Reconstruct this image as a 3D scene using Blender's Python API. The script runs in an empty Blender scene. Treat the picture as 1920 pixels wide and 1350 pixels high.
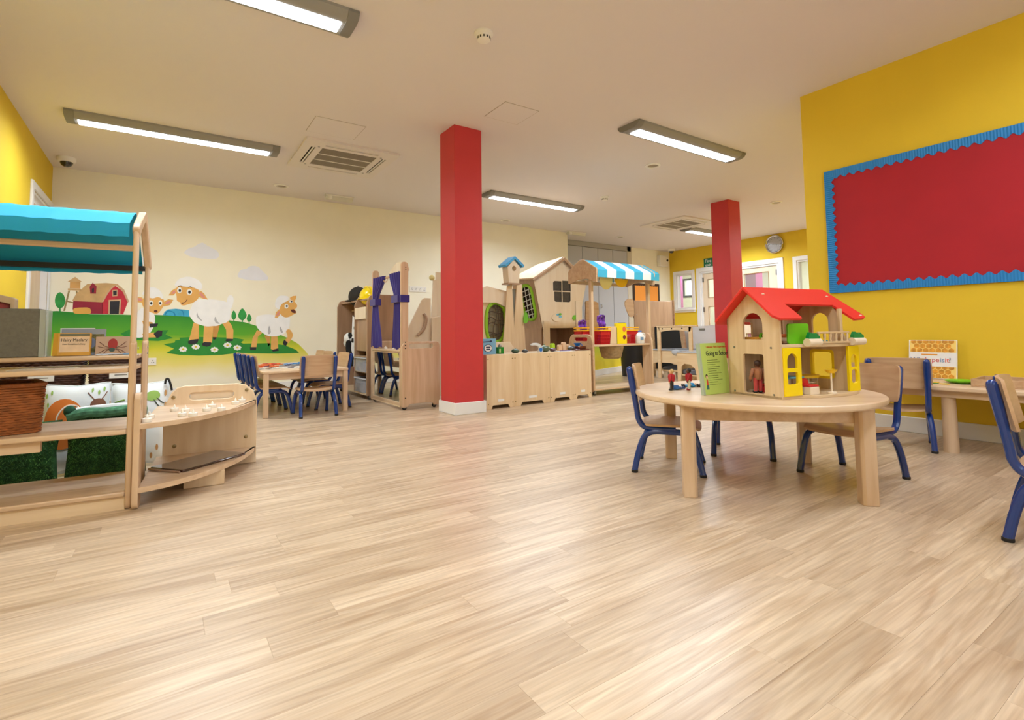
import bpy, bmesh, math, random
from mathutils import Vector, Matrix
random.seed(7)
SC = bpy.context.scene
COL = SC.collection
PI = math.pi

# ------------------------------------------------------------------ camera
def make_camera():
    yaw, pitch, roll, h = 0.5885, 0.0600, -0.0124, 0.737
    f, cx, cy = 961.98, 948.67, 566.8
    F = Vector((math.sin(yaw)*math.cos(pitch), math.cos(yaw)*math.cos(pitch), math.sin(pitch)))
    R = Vector((math.cos(yaw), -math.sin(yaw), 0)); U = R.cross(F)
    R2 = R*math.cos(roll) + U*math.sin(roll); U2 = -R*math.sin(roll) + U*math.cos(roll)
    cam = bpy.data.cameras.new('camera'); o = bpy.data.objects.new('camera', cam); COL.objects.link(o)
    m = Matrix((R2, U2, -F)).transposed().to_4x4(); m.translation = Vector((0, 0, h))
    o.matrix_world = m
    cam.sensor_fit = 'HORIZONTAL'; cam.sensor_width = 36; cam.lens = 36*f/1920
    cam.shift_x = (960-cx)/1920; cam.shift_y = (cy-675)/1920
    cam.clip_start = 0.02; cam.clip_end = 100
    SC.camera = o
make_camera()

# ------------------------------------------------------------------ world, exposure
W = bpy.data.worlds.new('world'); SC.world = W; W.use_nodes = True
W.node_tree.nodes['Background'].inputs[0].default_value = (0.85, 0.92, 1.0, 1)
W.node_tree.nodes['Background'].inputs[1].default_value = 2.5
SC.view_settings.view_transform = 'Standard'; SC.view_settings.look = 'None'
SC.view_settings.gamma = 1.0; SC.view_settings.use_curve_mapping = False
SC.view_settings.exposure = 0.42
LAMP_W = 30.0            # watts of each ceiling batten
LENS_E = 9.0             # glow of its lens

# ------------------------------------------------------------------ helpers
def s2l(c):
    return tuple(((v/255)/12.92 if v/255 <= 0.04045 else ((v/255+0.055)/1.055)**2.4) for v in c)
MATS = {}
def mat(name, rgb, rough=0.5, metal=0.0, var=0.0, vscale=8.0, emit=0.0, alpha=None, trans=0.0, coat=0.0, bump=0.0, bscale=120.0, sheen=0.0, spec=0.5):
    if name in MATS: return MATS[name]
    m = bpy.data.materials.new(name); m.use_nodes = True
    nt = m.node_tree; b = nt.nodes['Principled BSDF']
    c = s2l(rgb)
    b.inputs['Base Color'].default_value = (*c, 1); b.inputs['Roughness'].default_value = rough
    b.inputs['Metallic'].default_value = metal; b.inputs['Coat Weight'].default_value = coat
    b.inputs['Specular IOR Level'].default_value = spec
    if sheen: b.inputs['Sheen Weight'].default_value = sheen
    if trans: b.inputs['Transmission Weight'].default_value = trans
    if alpha is not None: b.inputs['Alpha'].default_value = alpha
    if emit:
        b.inputs['Emission Color'].default_value = (*c, 1); b.inputs['Emission Strength'].default_value = emit
    if var or bump:
        tc = nt.nodes.new('ShaderNodeTexCoord')
    if var:
        n = nt.nodes.new('ShaderNodeTexNoise'); n.inputs['Scale'].default_value = vscale; n.inputs['Detail'].default_value = 4
        nt.links.new(tc.outputs['Object'], n.inputs['Vector'])
        r = nt.nodes.new('ShaderNodeValToRGB')
        r.color_ramp.elements[0].position = 0.3; r.color_ramp.elements[1].position = 0.7
        r.color_ramp.elements[0].color = (*[max(0, v*(1-var)) for v in c], 1); r.color_ramp.elements[1].color = (*[min(1, v*(1+var)) for v in c], 1)
        nt.links.new(n.outputs['Fac'], r.inputs['Fac']); nt.links.new(r.outputs['Color'], b.inputs['Base Color'])
    if bump:
        n2 = nt.nodes.new('ShaderNodeTexNoise'); n2.inputs['Scale'].default_value = bscale; n2.inputs['Detail'].default_value = 3
        nt.links.new(tc.outputs['Object'], n2.inputs['Vector'])
        bp = nt.nodes.new('ShaderNodeBump'); bp.inputs['Strength'].default_value = bump; bp.inputs['Distance'].default_value = 0.002
        nt.links.new(n2.outputs['Fac'], bp.inputs['Height']); nt.links.new(bp.outputs['Normal'], b.inputs['Normal'])
    MATS[name] = m
    return m
def wood(name, light, dark, grain=(1, 1, 14), scale=2.2, rough=0.42, coat=0.15):
    """procedural timber: grain stretched along the axis with the small factor"""
    if name in MATS: return MATS[name]
    m = bpy.data.materials.new(name); m.use_nodes = True; nt = m.node_tree; b = nt.nodes['Principled BSDF']
    tc = nt.nodes.new('ShaderNodeTexCoord'); mp = nt.nodes.new('ShaderNodeMapping'); mp.inputs['Scale'].default_value = grain
    oi = nt.nodes.new('ShaderNodeObjectInfo'); ad = nt.nodes.new('ShaderNodeVectorMath'); ad.operation = 'ADD'
    mu = nt.nodes.new('ShaderNodeMath'); mu.operation = 'MULTIPLY'; mu.inputs[1].default_value = 11.0
    nt.links.new(oi.outputs['Random'], mu.inputs[0]); nt.links.new(tc.outputs['Object'], mp.inputs['Vector'])
    nt.links.new(mp.outputs['Vector'], ad.inputs[0]); nt.links.new(mu.outputs[0], ad.inputs[1])
    n = nt.nodes.new('ShaderNodeTexNoise'); n.inputs['Scale'].default_value = scale; n.inputs['Detail'].default_value = 6; n.inputs['Distortion'].default_value = 0.6
    nt.links.new(ad.outputs[0], n.inputs['Vector'])
    r = nt.nodes.new('ShaderNodeValToRGB'); e = r.color_ramp.elements
    e[0].position = 0.30; e[0].color = (*s2l(dark), 1); e[1].position = 0.72; e[1].color = (*s2l(light), 1)
    nt.links.new(n.outputs['Fac'], r.inputs['Fac']); nt.links.new(r.outputs['Color'], b.inputs['Base Color'])
    b.inputs['Roughness'].default_value = rough; b.inputs['Coat Weight'].default_value = coat; b.inputs['Coat Roughness'].default_value = 0.25
    MATS[name] = m
    return m

def rrect(x0, x1, y0, y1, r, n=5):
    r = min(r, (x1-x0)/2-1e-5, (y1-y0)/2-1e-5)
    out = []
    for cx, cy, a in ((x1-r, y0+r, -90), (x1-r, y1-r, 0), (x0+r, y1-r, 90), (x0+r, y0+r, 180)):
        for k in range(n+1):
            t = math.radians(a+90*k/n); out.append((cx+r*math.cos(t), cy+r*math.sin(t)))
    return out
def arch(x0, x1, y0, y1, n=12, rb=0.0):
    r = (x1-x0)/2; cx = (x0+x1)/2
    out = [(x0, y0), (x1, y0)]
    for k in range(n+1):
        t = PI*k/n; out.append((cx+r*math.cos(t), y1-r+r*math.sin(t)))
    return out
def ellipse(cx, cy, rx, ry, n=20):
    return [(cx+rx*math.cos(2*PI*k/n), cy+ry*math.sin(2*PI*k/n)) for k in range(n)]
def smooth_loop(pts, k=3):
    n = len(pts); out = []
    for i in range(n):
        p0, p1, p2, p3 = pts[i-1], pts[i], pts[(i+1) % n], pts[(i+2) % n]
        for j in range(k):
            t = j/k
            out.append(tuple(0.5*((2*p1[a])+(-p0[a]+p2[a])*t+(2*p0[a]-5*p1[a]+4*p2[a]-p3[a])*t*t+(-p0[a]+3*p1[a]-3*p2[a]+p3[a])*t**3) for a in range(len(p1))))
    return out
def smooth_path(pts, k=5):
    pts = [Vector(p) for p in pts]; out = []
    for i in range(len(pts)-1):
        p0 = pts[max(i-1, 0)]; p1 = pts[i]; p2 = pts[i+1]; p3 = pts[min(i+2, len(pts)-1)]
        for j in range(k):
            t = j/k
            out.append(0.5*((2*p1)+(-p0+p2)*t+(2*p0-5*p1+4*p2-p3)*t*t+(-p0+3*p1-3*p2+p3)*t**3))
    out.append(pts[-1]); return out
AX = {'xy': lambda u, v, w: (u, v, w), 'xz': lambda u, v, w: (u, w, v), 'yz': lambda u, v, w: (w, u, v)}
class B:
    """collects shapes for ONE mesh"""
    def __init__(s): s.v = []; s.f = []
    def add(s, vs, fs):
        o = len(s.v); s.v += [tuple(p) for p in vs]; s.f += [tuple(i+o for i in f) for f in fs]; return s
    def box(s, x0, x1, y0, y1, z0, z1):
        return s.add([(x0,y0,z0),(x1,y0,z0),(x1,y1,z0),(x0,y1,z0),(x0,y0,z1),(x1,y0,z1),(x1,y1,z1),(x0,y1,z1)],
                     [(0,3,2,1),(4,5,6,7),(0,1,5,4),(1,2,6,5),(2,3,7,6),(3,0,4,7)])
    def prism(s, pts, plane, a, b):
        m = AX[plane]; n = len(pts)
        vs = [m(u, v, a) for u, v in pts]+[m(u, v, b) for u, v in pts]
        fs = [tuple(range(n)), tuple(range(2*n-1, n-1, -1))]+[(i, i+n, (i+1) % n+n, (i+1) % n) for i in range(n)]
        return s.add(vs, fs)
    def panel(s, outer, holes, plane, a, b):
        """flat board with real openings"""
        bm = bmesh.new(); loops = [outer]+list(holes); es = []; idx = []
        for lp in loops:
            vv = [bm.verts.new((u, v, 0)) for u, v in lp]; idx.append(vv)
            es += [bm.edges.new((vv[i], vv[(i+1) % len(vv)])) for i in range(len(vv))]
        bmesh.ops.triangle_fill(bm, use_beauty=True, edges=es)
        bm.verts.index_update(); n = len(bm.verts); m = AX[plane]
        P = [(v.co.x, v.co.y) for v in bm.verts]
        fs = [tuple(v.index for v in f.verts) for f in bm.faces]
        fs2 = [tuple(i+n for i in reversed(f)) for f in fs]
        for vv in idx:
            k = len(vv)
            for i in range(k):
                p, q = vv[i].index, vv[(i+1) % k].index
                fs2.append((p, q, q+n, p+n))
        bm.free()
        return s.add([m(u, v, a) for u, v in P]+[m(u, v, b) for u, v in P], fs+fs2)
    def flat(s, pts, plane, a):
        m = AX[plane]; return s.add([m(u, v, a) for u, v in pts], [tuple(range(len(pts)))])
    def tube(s, pts, r, seg=8, closed=False, flatten=None):
        P = [Vector(p) for p in pts]; n = len(P)
        rs = r if isinstance(r, (list, tuple)) else [r]*n
        vs = []; ref = None
        for i in range(n):
            if closed: t = P[(i+1) % n]-P[i-1]
            else: t = P[min(i+1, n-1)]-P[max(i-1, 0)]
            t = t.normalized() if t.length > 1e-9 else Vector((0, 0, 1))
            if ref is None:
                ref = Vector((0, 0, 1)) if abs(t.z) < 0.9 else Vector((1, 0, 0))
            ref = (ref-t*ref.dot(t)).normalized(); bi = t.cross(ref)
            for k in range(seg):
                a = 2*PI*k/seg; vs.append(P[i]+ref*math.cos(a)*rs[i]+bi*math.sin(a)*rs[i]*(flatten or 1))
        fs = []
        for i in range(n if closed else n-1):
            for k in range(seg):
                j = (i+1) % n
                fs.append((i*seg+k, i*seg+(k+1) % seg, j*seg+(k+1) % seg, j*seg+k))
        if not closed:
            fs.append(tuple(range(seg-1, -1, -1))); fs.append(tuple((n-1)*seg+k for k in range(seg)))
        return s.add(vs, fs)
    def bar(s, p, q, r, seg=8): return s.tube([p, q], r, seg)
    def lathe(s, prof, c=(0, 0, 0), seg=20, axis='z'):
        vs = []; n = len(prof)
        for r, z in prof:
            for k in range(seg):
                a = 2*PI*k/seg; x, y = r*math.cos(a), r*math.sin(a)
                p = (x, y, z) if axis == 'z' else ((z, x, y) if axis == 'x' else (x, z, y))
                vs.append((p[0]+c[0], p[1]+c[1], p[2]+c[2]))
        fs = [(i*seg+k, i*seg+(k+1) % seg, (i+1)*seg+(k+1) % seg, (i+1)*seg+k) for i in range(n-1) for k in range(seg)]
        fs.append(tuple(range(seg-1, -1, -1))); fs.append(tuple((n-1)*seg+k for k in range(seg)))
        return s.add(vs, fs)
    def ball(s, c, r, seg=14, ring=9):
        rx, ry, rz = r if isinstance(r, (tuple, list)) else (r, r, r)
        vs = [(c[0], c[1], c[2]-rz)]; fs = []
        for i in range(1, ring):
            t = -PI/2+PI*i/ring
            for k in range(seg):
                a = 2*PI*k/seg; vs.append((c[0]+rx*math.cos(t)*math.cos(a), c[1]+ry*math.cos(t)*math.sin(a), c[2]+rz*math.sin(t)))
        vs.append((c[0], c[1], c[2]+rz)); top = len(vs)-1
        for k in range(seg):
            fs.append((0, 1+(k+1) % seg, 1+k)); fs.append((top, top-seg+k, top-seg+(k+1) % seg))
        for i in range(ring-2):
            for k in range(seg):
                a = 1+i*seg; fs.append((a+k, a+(k+1) % seg, a+seg+(k+1) % seg, a+seg+k))
        return s.add(vs, fs)
    def grid(s, fn, nu, nv, closed_u=False):
        vs = [fn(i/nu, j/nv) for j in range(nv+1) for i in range(nu+1)]
        fs = [(j*(nu+1)+i, j*(nu+1)+i+1, (j+1)*(nu+1)+i+1, (j+1)*(nu+1)+i) for j in range(nv) for i in range(nu)]
        return s.add(vs, fs)
    def sheet(s, fn, nu, nv, th):
        """two-sided cloth of thickness th"""
        vs = [Vector(fn(i/nu, j/nv)) for j in range(nv+1) for i in range(nu+1)]
        w = nu+1; ns = []
        for j in range(nv+1):
            for i in range(nu+1):
                du = vs[j*w+min(i+1, nu)]-vs[j*w+max(i-1, 0)]; dv = vs[min(j+1, nv)*w+i]-vs[max(j-1, 0)*w+i]
                n = du.cross(dv); ns.append(n.normalized() if n.length > 1e-12 else Vector((0, 0, 1)))
        a = [v+n*th/2 for v, n in zip(vs, ns)]; b = [v-n*th/2 for v, n in zip(vs, ns)]; N = len(vs)
        fs = [(j*w+i, j*w+i+1, (j+1)*w+i+1, (j+1)*w+i) for j in range(nv) for i in range(nu)]
        fs += [tuple(N+k for k in reversed(f)) for f in fs]
        for i in range(nu):
            fs.append((i, N+i, N+i+1, i+1)); fs.append((nv*w+i, nv*w+i+1, N+nv*w+i+1, N+nv*w+i))
        for j in range(nv):
            fs.append((j*w, (j+1)*w, N+(j+1)*w, N+j*w)); fs.append((j*w+nu, N+j*w+nu, N+(j+1)*w+nu, (j+1)*w+nu))
        return s.add(a+b, fs)
    def xf(s, M):
        s.v = [tuple(M @ Vector(p)) for p in s.v]; return s
    def mesh(s, name, m, smooth=35):
        me = bpy.data.meshes.new(name); me.from_pydata(s.v, [], s.f)
        bm = bmesh.new(); bm.from_mesh(me); bmesh.ops.recalc_face_normals(bm, faces=bm.faces); bm.to_mesh(me); bm.free()
        if smooth:
            me.shade_smooth(); me.set_sharp_from_angle(angle=math.radians(smooth))
        me.materials.append(m); return me
def obj(name, b, m, parent=None, bevel=0.0, smooth=35, label=None):
    me = b.mesh(name, m, smooth) if isinstance(b, B) else b
    o = bpy.data.objects.new(name, me); COL.objects.link(o)
    if parent: o.parent = parent
    if bevel:
        md = o.modifiers.new('bevel', 'BEVEL'); md.width = bevel; md.segments = 2; md.limit_method = 'ANGLE'; md.angle_limit = math.radians(40)
    if label: o['label'] = label
    return o
def tag(o, label, cat, group=None, kind=None):
    o['label'] = label; o['category'] = cat
    if group: o['group'] = group
    if kind: o['kind'] = kind
    return o
def thing(name, label, cat, loc=(0, 0, 0), rz=0.0, group=None):
    o = bpy.data.objects.new(name, None); COL.objects.link(o); o.empty_display_size = 0.05
    o.location = loc; o.rotation_euler = (0, 0, rz)
    return tag(o, label, cat, group)
def struct(name, b, m, label=None, parent=None, bevel=0.0):
    o = obj(name, b, m, parent, bevel)
    if not parent: o['kind'] = 'structure'
    if label: o['label'] = label
    return o
def dup(root, loc, rz, label, group=None):
    r = root.copy(); COL.objects.link(r); r.location = loc; r.rotation_euler = (0, 0, rz); r['label'] = label
    if group: r['group'] = group
    for ch in list(root.children):
        c = ch.copy(); COL.objects.link(c); c.parent = r
        for g in ch.children:
            d = g.copy(); COL.objects.link(d); d.parent = c
    return r
def text_mesh(body, size, m, name, parent, loc, rot, extrude=0.0006, align='LEFT', sx=1.0, label=None):
    cu = bpy.data.curves.new(name, 'FONT'); cu.body = body; cu.size = size; cu.extrude = extrude; cu.align_x = align
    cu.resolution_u = 3
    o = bpy.data.objects.new(name, cu); COL.objects.link(o)
    dg = bpy.context.evaluated_depsgraph_get(); me = bpy.data.meshes.new_from_object(o.evaluated_get(dg))
    bpy.data.objects.remove(o); bpy.data.curves.remove(cu)
    me.materials.clear(); me.materials.append(m); me.name = name
    q = bpy.data.objects.new(name, me); COL.objects.link(q); q.parent = parent; q.location = loc; q.rotation_euler = rot; q.scale = (sx, 1, 1)
    if label: q['label'] = label
    return q
R = math.radians

# ------------------------------------------------------------------ shared materials
M_CEIL = mat('ceiling_paint', (228, 221, 220), 0.9, bump=0.05, bscale=60)
M_CREAM = mat('cream_paint', (246, 240, 218), 0.85, var=0.02, vscale=3)
M_YEL = mat('yellow_paint', (230, 196, 46), 0.75, var=0.03, vscale=2)
M_RED = mat('red_paint', (200, 54, 56), 0.55, var=0.03, vscale=6, bump=0.08, bscale=90)
M_WHITE = mat('white_gloss', (236, 236, 236), 0.35)
M_WHITEP = mat('white_plastic', (238, 234, 226), 0.4)
M_BEECH = wood('beech', (222, 194, 162), (200, 166, 130), (14, 14, 1.1), 1.6)
M_BEECHX = wood('beech_across', (222, 194, 162), (200, 166, 130), (1.1, 14, 14), 1.6)
M_BEECHY = wood('beech_depth', (222, 194, 162), (200, 166, 130), (14, 1.1, 14), 1.6)
M_MAPLE = wood('maple', (234, 210, 176), (220, 190, 150), (12, 12, 1.2), 1.5)
M_MAPLEX = wood('maple_across', (234, 210, 176), (220, 190, 150), (1.2, 12, 12), 1.5)
M_PALE = wood('pale_birch', (238, 222, 198), (228, 206, 176), (9, 9, 1.0), 1.2)
M_PLY = wood('plywood', (206, 172, 136), (186, 148, 112), (1.0, 16, 16), 1.8)
M_BROWN = wood('brown_ply', (184, 150, 120), (164, 130, 102), (10, 10, 1.2), 1.5)
M_BLUE = mat('blue_enamel', (0, 52, 126), 0.22, coat=0.5)
M_BLACK = mat('black_plastic', (22, 22, 24), 0.5)
M_CHROME = mat('chrome', (200, 200, 200), 0.2, metal=1.0)
M_STEEL = mat('steel', (150, 150, 148), 0.35, metal=0.9)
M_GREYB = mat('batten_grey', (150, 148, 142), 0.5)
M_DARK = mat('dark_gap', (26, 22, 18), 0.8)
# ------------------------------------------------------------------ room shell
H = 2.7
XL, YM, XR, YR, XF, YC = -1.094, 7.651, 4.436, 2.126, 10.404, 8.262
YB = -2.7                                              # wall behind the camera
def plank_material(name, attr):
    m = bpy.data.materials.new(name); m.use_nodes = True; nt = m.node_tree; b = nt.nodes['Principled BSDF']; L = nt.links.new
    if attr:
        a = nt.nodes.new('ShaderNodeAttribute'); a.attribute_name = 'rnd'; rnd = a.outputs['Fac']
    else:
        a = nt.nodes.new('ShaderNodeObjectInfo'); rnd = a.outputs['Random']
    g = nt.nodes.new('ShaderNodeNewGeometry')
    mu = nt.nodes.new('ShaderNodeMath'); mu.operation = 'MULTIPLY'; mu.inputs[1].default_value = 37.0; L(rnd, mu.inputs[0])
    cb = nt.nodes.new('ShaderNodeCombineXYZ'); L(mu.outputs[0], cb.inputs[2]); L(mu.outputs[0], cb.inputs[0])
    ad = nt.nodes.new('ShaderNodeVectorMath'); L(g.outputs['Position'], ad.inputs[0]); L(cb.outputs[0], ad.inputs[1])
    mp = nt.nodes.new('ShaderNodeMapping'); mp.inputs['Scale'].default_value = (1.1, 15, 1); L(ad.outputs[0], mp.inputs['Vector'])
    n = nt.nodes.new('ShaderNodeTexNoise'); n.inputs['Scale'].default_value = 2.2; n.inputs['Detail'].default_value = 5; n.inputs['Distortion'].default_value = 1.1
    L(mp.outputs[0], n.inputs['Vector'])
    mp2 = nt.nodes.new('ShaderNodeMapping'); mp2.inputs['Scale'].default_value = (2.0, 70, 1); L(ad.outputs[0], mp2.inputs['Vector'])
    n2 = nt.nodes.new('ShaderNodeTexNoise'); n2.inputs['Scale'].default_value = 2.0; n2.inputs['Detail'].default_value = 4; L(mp2.outputs[0], n2.inputs['Vector'])
    r = nt.nodes.new('ShaderNodeValToRGB'); e = r.color_ramp.elements
    e[0].position = 0.30; e[0].color = (*s2l((188, 161, 131)), 1); e[1].position = 0.62; e[1].color = (*s2l((217, 196, 169)), 1)
    L(n.outputs['Fac'], r.inputs['Fac'])
    # growth-ring figure: contour lines of a stretched noise field
    mp3 = nt.nodes.new('ShaderNodeMapping'); mp3.inputs['Scale'].default_value = (1.0, 9.0, 1); L(ad.outputs[0], mp3.inputs['Vector'])
    n3 = nt.nodes.new('ShaderNodeTexNoise'); n3.inputs['Scale'].default_value = 1.5; n3.inputs['Detail'].default_value = 1.5; n3.inputs['Roughness'].default_value = 0.35; L(mp3.outputs[0], n3.inputs['Vector'])
    k3 = nt.nodes.new('ShaderNodeMath'); k3.operation = 'MULTIPLY'; k3.inputs[1].default_value = 70.0; L(n3.outputs['Fac'], k3.inputs[0])
    s3 = nt.nodes.new('ShaderNodeMath'); s3.operation = 'SINE'; L(k3.outputs[0], s3.inputs[0])
    r4 = nt.nodes.new('ShaderNodeMapRange'); r4.inputs['From Min'].default_value = -1; r4.inputs['From Max'].default_value = 0.2; r4.inputs['To Min'].default_value = 0.93; r4.inputs['To Max'].default_value = 1.01; L(s3.outputs[0], r4.inputs['Value'])
    r2 = nt.nodes.new('ShaderNodeValToRGB'); r2.color_ramp.elements[0].color = (0.90, 0.88, 0.86, 1); r2.color_ramp.elements[1].color = (1.05, 1.05, 1.04, 1)
    r2.color_ramp.elements[0].position = 0.35; r2.color_ramp.elements[1].position = 0.65
    L(n2.outputs['Fac'], r2.inputs['Fac'])
    mx = nt.nodes.new('ShaderNodeMix'); mx.data_type = 'RGBA'; mx.blend_type = 'MULTIPLY'; mx.inputs[0].default_value = 1.0
    L(r.outputs['Color'], mx.inputs[6]); L(r2.outputs['Color'], mx.inputs[7])
    r3 = nt.nodes.new('ShaderNodeValToRGB'); r3.color_ramp.elements[0].color = (0.83, 0.80, 0.77, 1); r3.color_ramp.elements[1].color = (1.06, 1.06, 1.06, 1)
    L(rnd, r3.inputs['Fac'])
    mx2 = nt.nodes.new('ShaderNodeMix'); mx2.data_type = 'RGBA'; mx2.blend_type = 'MULTIPLY'; mx2.inputs[0].default_value = 1.0
    L(mx.outputs[2], mx2.inputs[6]); L(r3.outputs['Color'], mx2.inputs[7])
    mx3 = nt.nodes.new('ShaderNodeMix'); mx3.data_type = 'RGBA'; mx3.blend_type = 'MULTIPLY'; mx3.inputs[0].default_value = 1.0
    L(mx2.outputs[2], mx3.inputs[6]); L(r4.outputs[0], mx3.inputs[7]); L(mx3.outputs[2], b.inputs['Base Color'])
    b.inputs['Roughness'].default_value = 0.36; b.inputs['Specular IOR Level'].default_value = 0.55; b.inputs['Coat Weight'].default_value = 0.12; b.inputs['Coat Roughness'].default_value = 0.22
    bp = nt.nodes.new('ShaderNodeBump'); bp.inputs['Strength'].default_value = 0.12; bp.inputs['Distance'].default_value = 0.001
    L(n2.outputs['Fac'], bp.inputs['Height']); L(bp.outputs['Normal'], b.inputs['Normal'])
    return m
def build_floor():
    base = B().box(XL-0.1, XF+0.1, YB-0.1, YC+0.2, -0.12, -0.004)
    fl = struct('floor', base, mat('subfloor', (176, 148, 116), 0.8), 'pale oak plank floor')
    PW, PL, gap = 0.098, 0.92, 0.00025
    m1 = plank_material('oak_plank', False); m2 = plank_material('oak_plank_far', True)
    hx, hy = PL/2-gap/2, PW/2-gap/2; bv = 0.0002
    def slab(b, cx, cy, x0, x1):
        y0, y1 = cy-hy, cy+hy
        b.add([(x0,y0,-0.004),(x1,y0,-0.004),(x1,y1,-0.004),(x0,y1,-0.004),
               (x0,y0,-bv),(x1,y0,-bv),(x1,y1,-bv),(x0,y1,-bv),(x0+bv,y0+bv,0),(x1-bv,y0+bv,0),(x1-bv,y1-bv,0),(x0+bv,y1-bv,0)],
              [(0,1,5,4),(1,2,6,5),(2,3,7,6),(3,0,4,7),(4,5,9,8),(5,6,10,9),(6,7,11,10),(7,4,8,11),(8,9,10,11)])
    pm = B(); slab(pm, 0, 0, -hx, hx); me = pm.mesh('plank', m1, 0)
    rng = random.Random(3); cells = []
    y = YB; row = 0
    offs = []
    while y < YC+0.1:
        off = rng.random()*PL
        x = XL-PL+off*1.0
        while x < XF:
            cells.append((x+PL/2, y+PW/2)); x += PL
        y += PW; row += 1
    # planks in view, nearest first, are single objects
    yaw = 0.5885
    def depth(c):
        d = c[0]*math.sin(yaw)+c[1]*math.cos(yaw); s = c[0]*math.cos(yaw)-c[1]*math.sin(yaw)
        return d, s
    vis = [c for c in cells if depth(c)[0] > 0.75 and abs(depth(c)[1]) < depth(c)[0]*1.02+0.55 and c[0]+PL/2 < (XR if c[1] < YR else XF) and c[0]-PL/2 > XL]
    vis.sort(key=lambda c: depth(c)[0]); near = set(vis[:300])
    for c in vis[:300]:
        o = bpy.data.objects.new('plank', me); COL.objects.link(o); o.parent = fl; o.location = (c[0], c[1], 0)
    far = B(); rn = []
    for c in cells:
        if c in near: continue
        slab(far, c[0], c[1], max(c[0]-hx, XL-0.05), min(c[0]+hx, XF+0.05)); rn += [rng.random()]*12
    fm = far.mesh('plank_field', m2, 0)
    at = fm.attributes.new('rnd', 'FLOAT', 'POINT')
    for i, v in enumerate(rn): at.data[i].value = v
    o = bpy.data.objects.new('plank_field', fm); COL.objects.link(o); o.parent = fl; o['kind'] = 'stuff'
build_floor()

struct('ceiling', B().box(XL-0.1, XF+0.1, YB-0.1, YC+0.2, H, H+0.12), M_CEIL, 'white painted ceiling')
T = 0.12
struct('wall_left', B().panel([(YB-T, 0), (6.62, 0), (6.62, 2.20), (7.60, 2.20), (7.60, 0), (YM+T, 0), (YM+T, H), (YB-T, H)], [], 'yz', XL-T, XL), M_YEL, 'yellow wall at far left with a doorway')
struct('wall_mural', B().box(XL, 6.58, YM, YM+T, 0, H).box(6.46, 6.58, YM+T, YC+T, 0, H), M_CREAM, 'cream wall with painted farm scene')
struct('wall_back', B().box(6.58, XF+T, YC, YC+T, 0, H), M_CREAM, 'cream wall beside the grey cupboards')
struct('wall_right', B().box(XR, XR+T, YB-T, YR, 0, H), M_YEL, 'yellow wall with red display board')
struct('wall_return', B().box(XR+T, XF+T, YR-T, YR, 0, H), M_YEL)
WR = (-.4, 3.4, .95, 2.30)                             # unseen window behind the viewpoint, added to brighten front-facing surfaces
struct('wall_rear', B().panel([(XL, 0), (XR+T, 0), (XR+T, H), (XL, H)], [[(WR[0], WR[2]), (WR[1], WR[2]), (WR[1], WR[3]), (WR[0], WR[3])]], 'xz', YB-T, YB), M_CREAM, 'cream wall behind the viewpoint with an added wide window')
wr = struct('window_added', B().panel([(WR[0]-.06, WR[2]-.06), (WR[1]+.06, WR[2]-.06), (WR[1]+.06, WR[3]+.06), (WR[0]-.06, WR[3]+.06)], [[(WR[0]+.04+k*.95, WR[2]+.04), (WR[0]+.91+k*.95, WR[2]+.04), (WR[0]+.91+k*.95, WR[3]-.04), (WR[0]+.04+k*.95, WR[3]-.04)] for k in range(4)], 'xz', YB, YB+.03), M_WHITE, 'white framed window with four panes, added to brighten the room')
po = bpy.data.lights.new('added_window_portal', 'AREA'); po.shape = 'RECTANGLE'; po.size = WR[1]-WR[0]; po.size_y = WR[3]-WR[2]; po.cycles.is_portal = True  # sky sampling portal for the added rear window
pq = bpy.data.objects.new('added_window_portal', po); COL.objects.link(pq); pq.location = ((WR[0]+WR[1])/2, YB-T, (WR[2]+WR[3])/2); pq.rotation_euler = (R(90), 0, 0)
# far wall with two windows and a double doorway  (hole list in y,z)
WIN1 = (7.62, 8.08, 1.27, 2.10); DOOR = (5.56, 7.40, 0.0, 2.10); WIN2 = (2.6, 5.20, 1.00, 2.10)
struct('wall_far', B().panel([(YR-T, 0), (DOOR[0], 0), (DOOR[0], DOOR[3]), (DOOR[1], DOOR[3]), (DOOR[1], 0), (YC+T, 0), (YC+T, H), (YR-T, H)],
       [[(WIN1[0], WIN1[2]), (WIN1[1], WIN1[2]), (WIN1[1], WIN1[3]), (WIN1[0], WIN1[3])], [(WIN2[0], WIN2[2]), (WIN2[1], WIN2[2]), (WIN2[1], WIN2[3]), (WIN2[0], WIN2[3])]], 'yz', XF, XF+T), M_YEL, 'yellow end wall with double door and windows')
SK = 0.108
def skirt(n, x0, x1, y0, y1):
    struct('baseboard_'+n, B().box(x0, x1, y0, y1, 0, SK), M_WHITE, 'white skirting board', bevel=0.004)
skirt('mural', XL, 6.58, YM-0.018, YM); skirt('right', XR-0.018, XR, YB, YR); skirt('left', XL, XL+0.018, YB, 6.54)
skirt('back', 8.98, XF, YC-0.018, YC); skirt('far', XF-0.018, XF, 7.50, YC); skirt('right_end', XR, XF, YR, YR+0.018)

def pillar(n, x, y, w, label):
    t = thing('pillar', label, 'pillar', (x+w/2, y+w/2, 0))
    h = w/2
    obj('shaft', B().box(-h, h, -h, h, 0, H), M_RED, t, bevel=0.003)
    obj('skirting', B().panel([(-h-.018, -h-.018), (h+.018, -h-.018), (h+.018, h+.018), (-h-.018, h+.018)], [[(-h, -h), (h, -h), (h, h), (-h, h)]], 'xy', 0, SK), M_WHITE, t, bevel=0.004, label='white skirting')
pillar(1, 2.2236, 4.1705, 0.296, 'nearer square red pillar with white skirting beside the low cabinets')
pillar(2, 6.9945, 4.4515, 0.296, 'farther square red pillar standing behind the dolls house roof')

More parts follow.
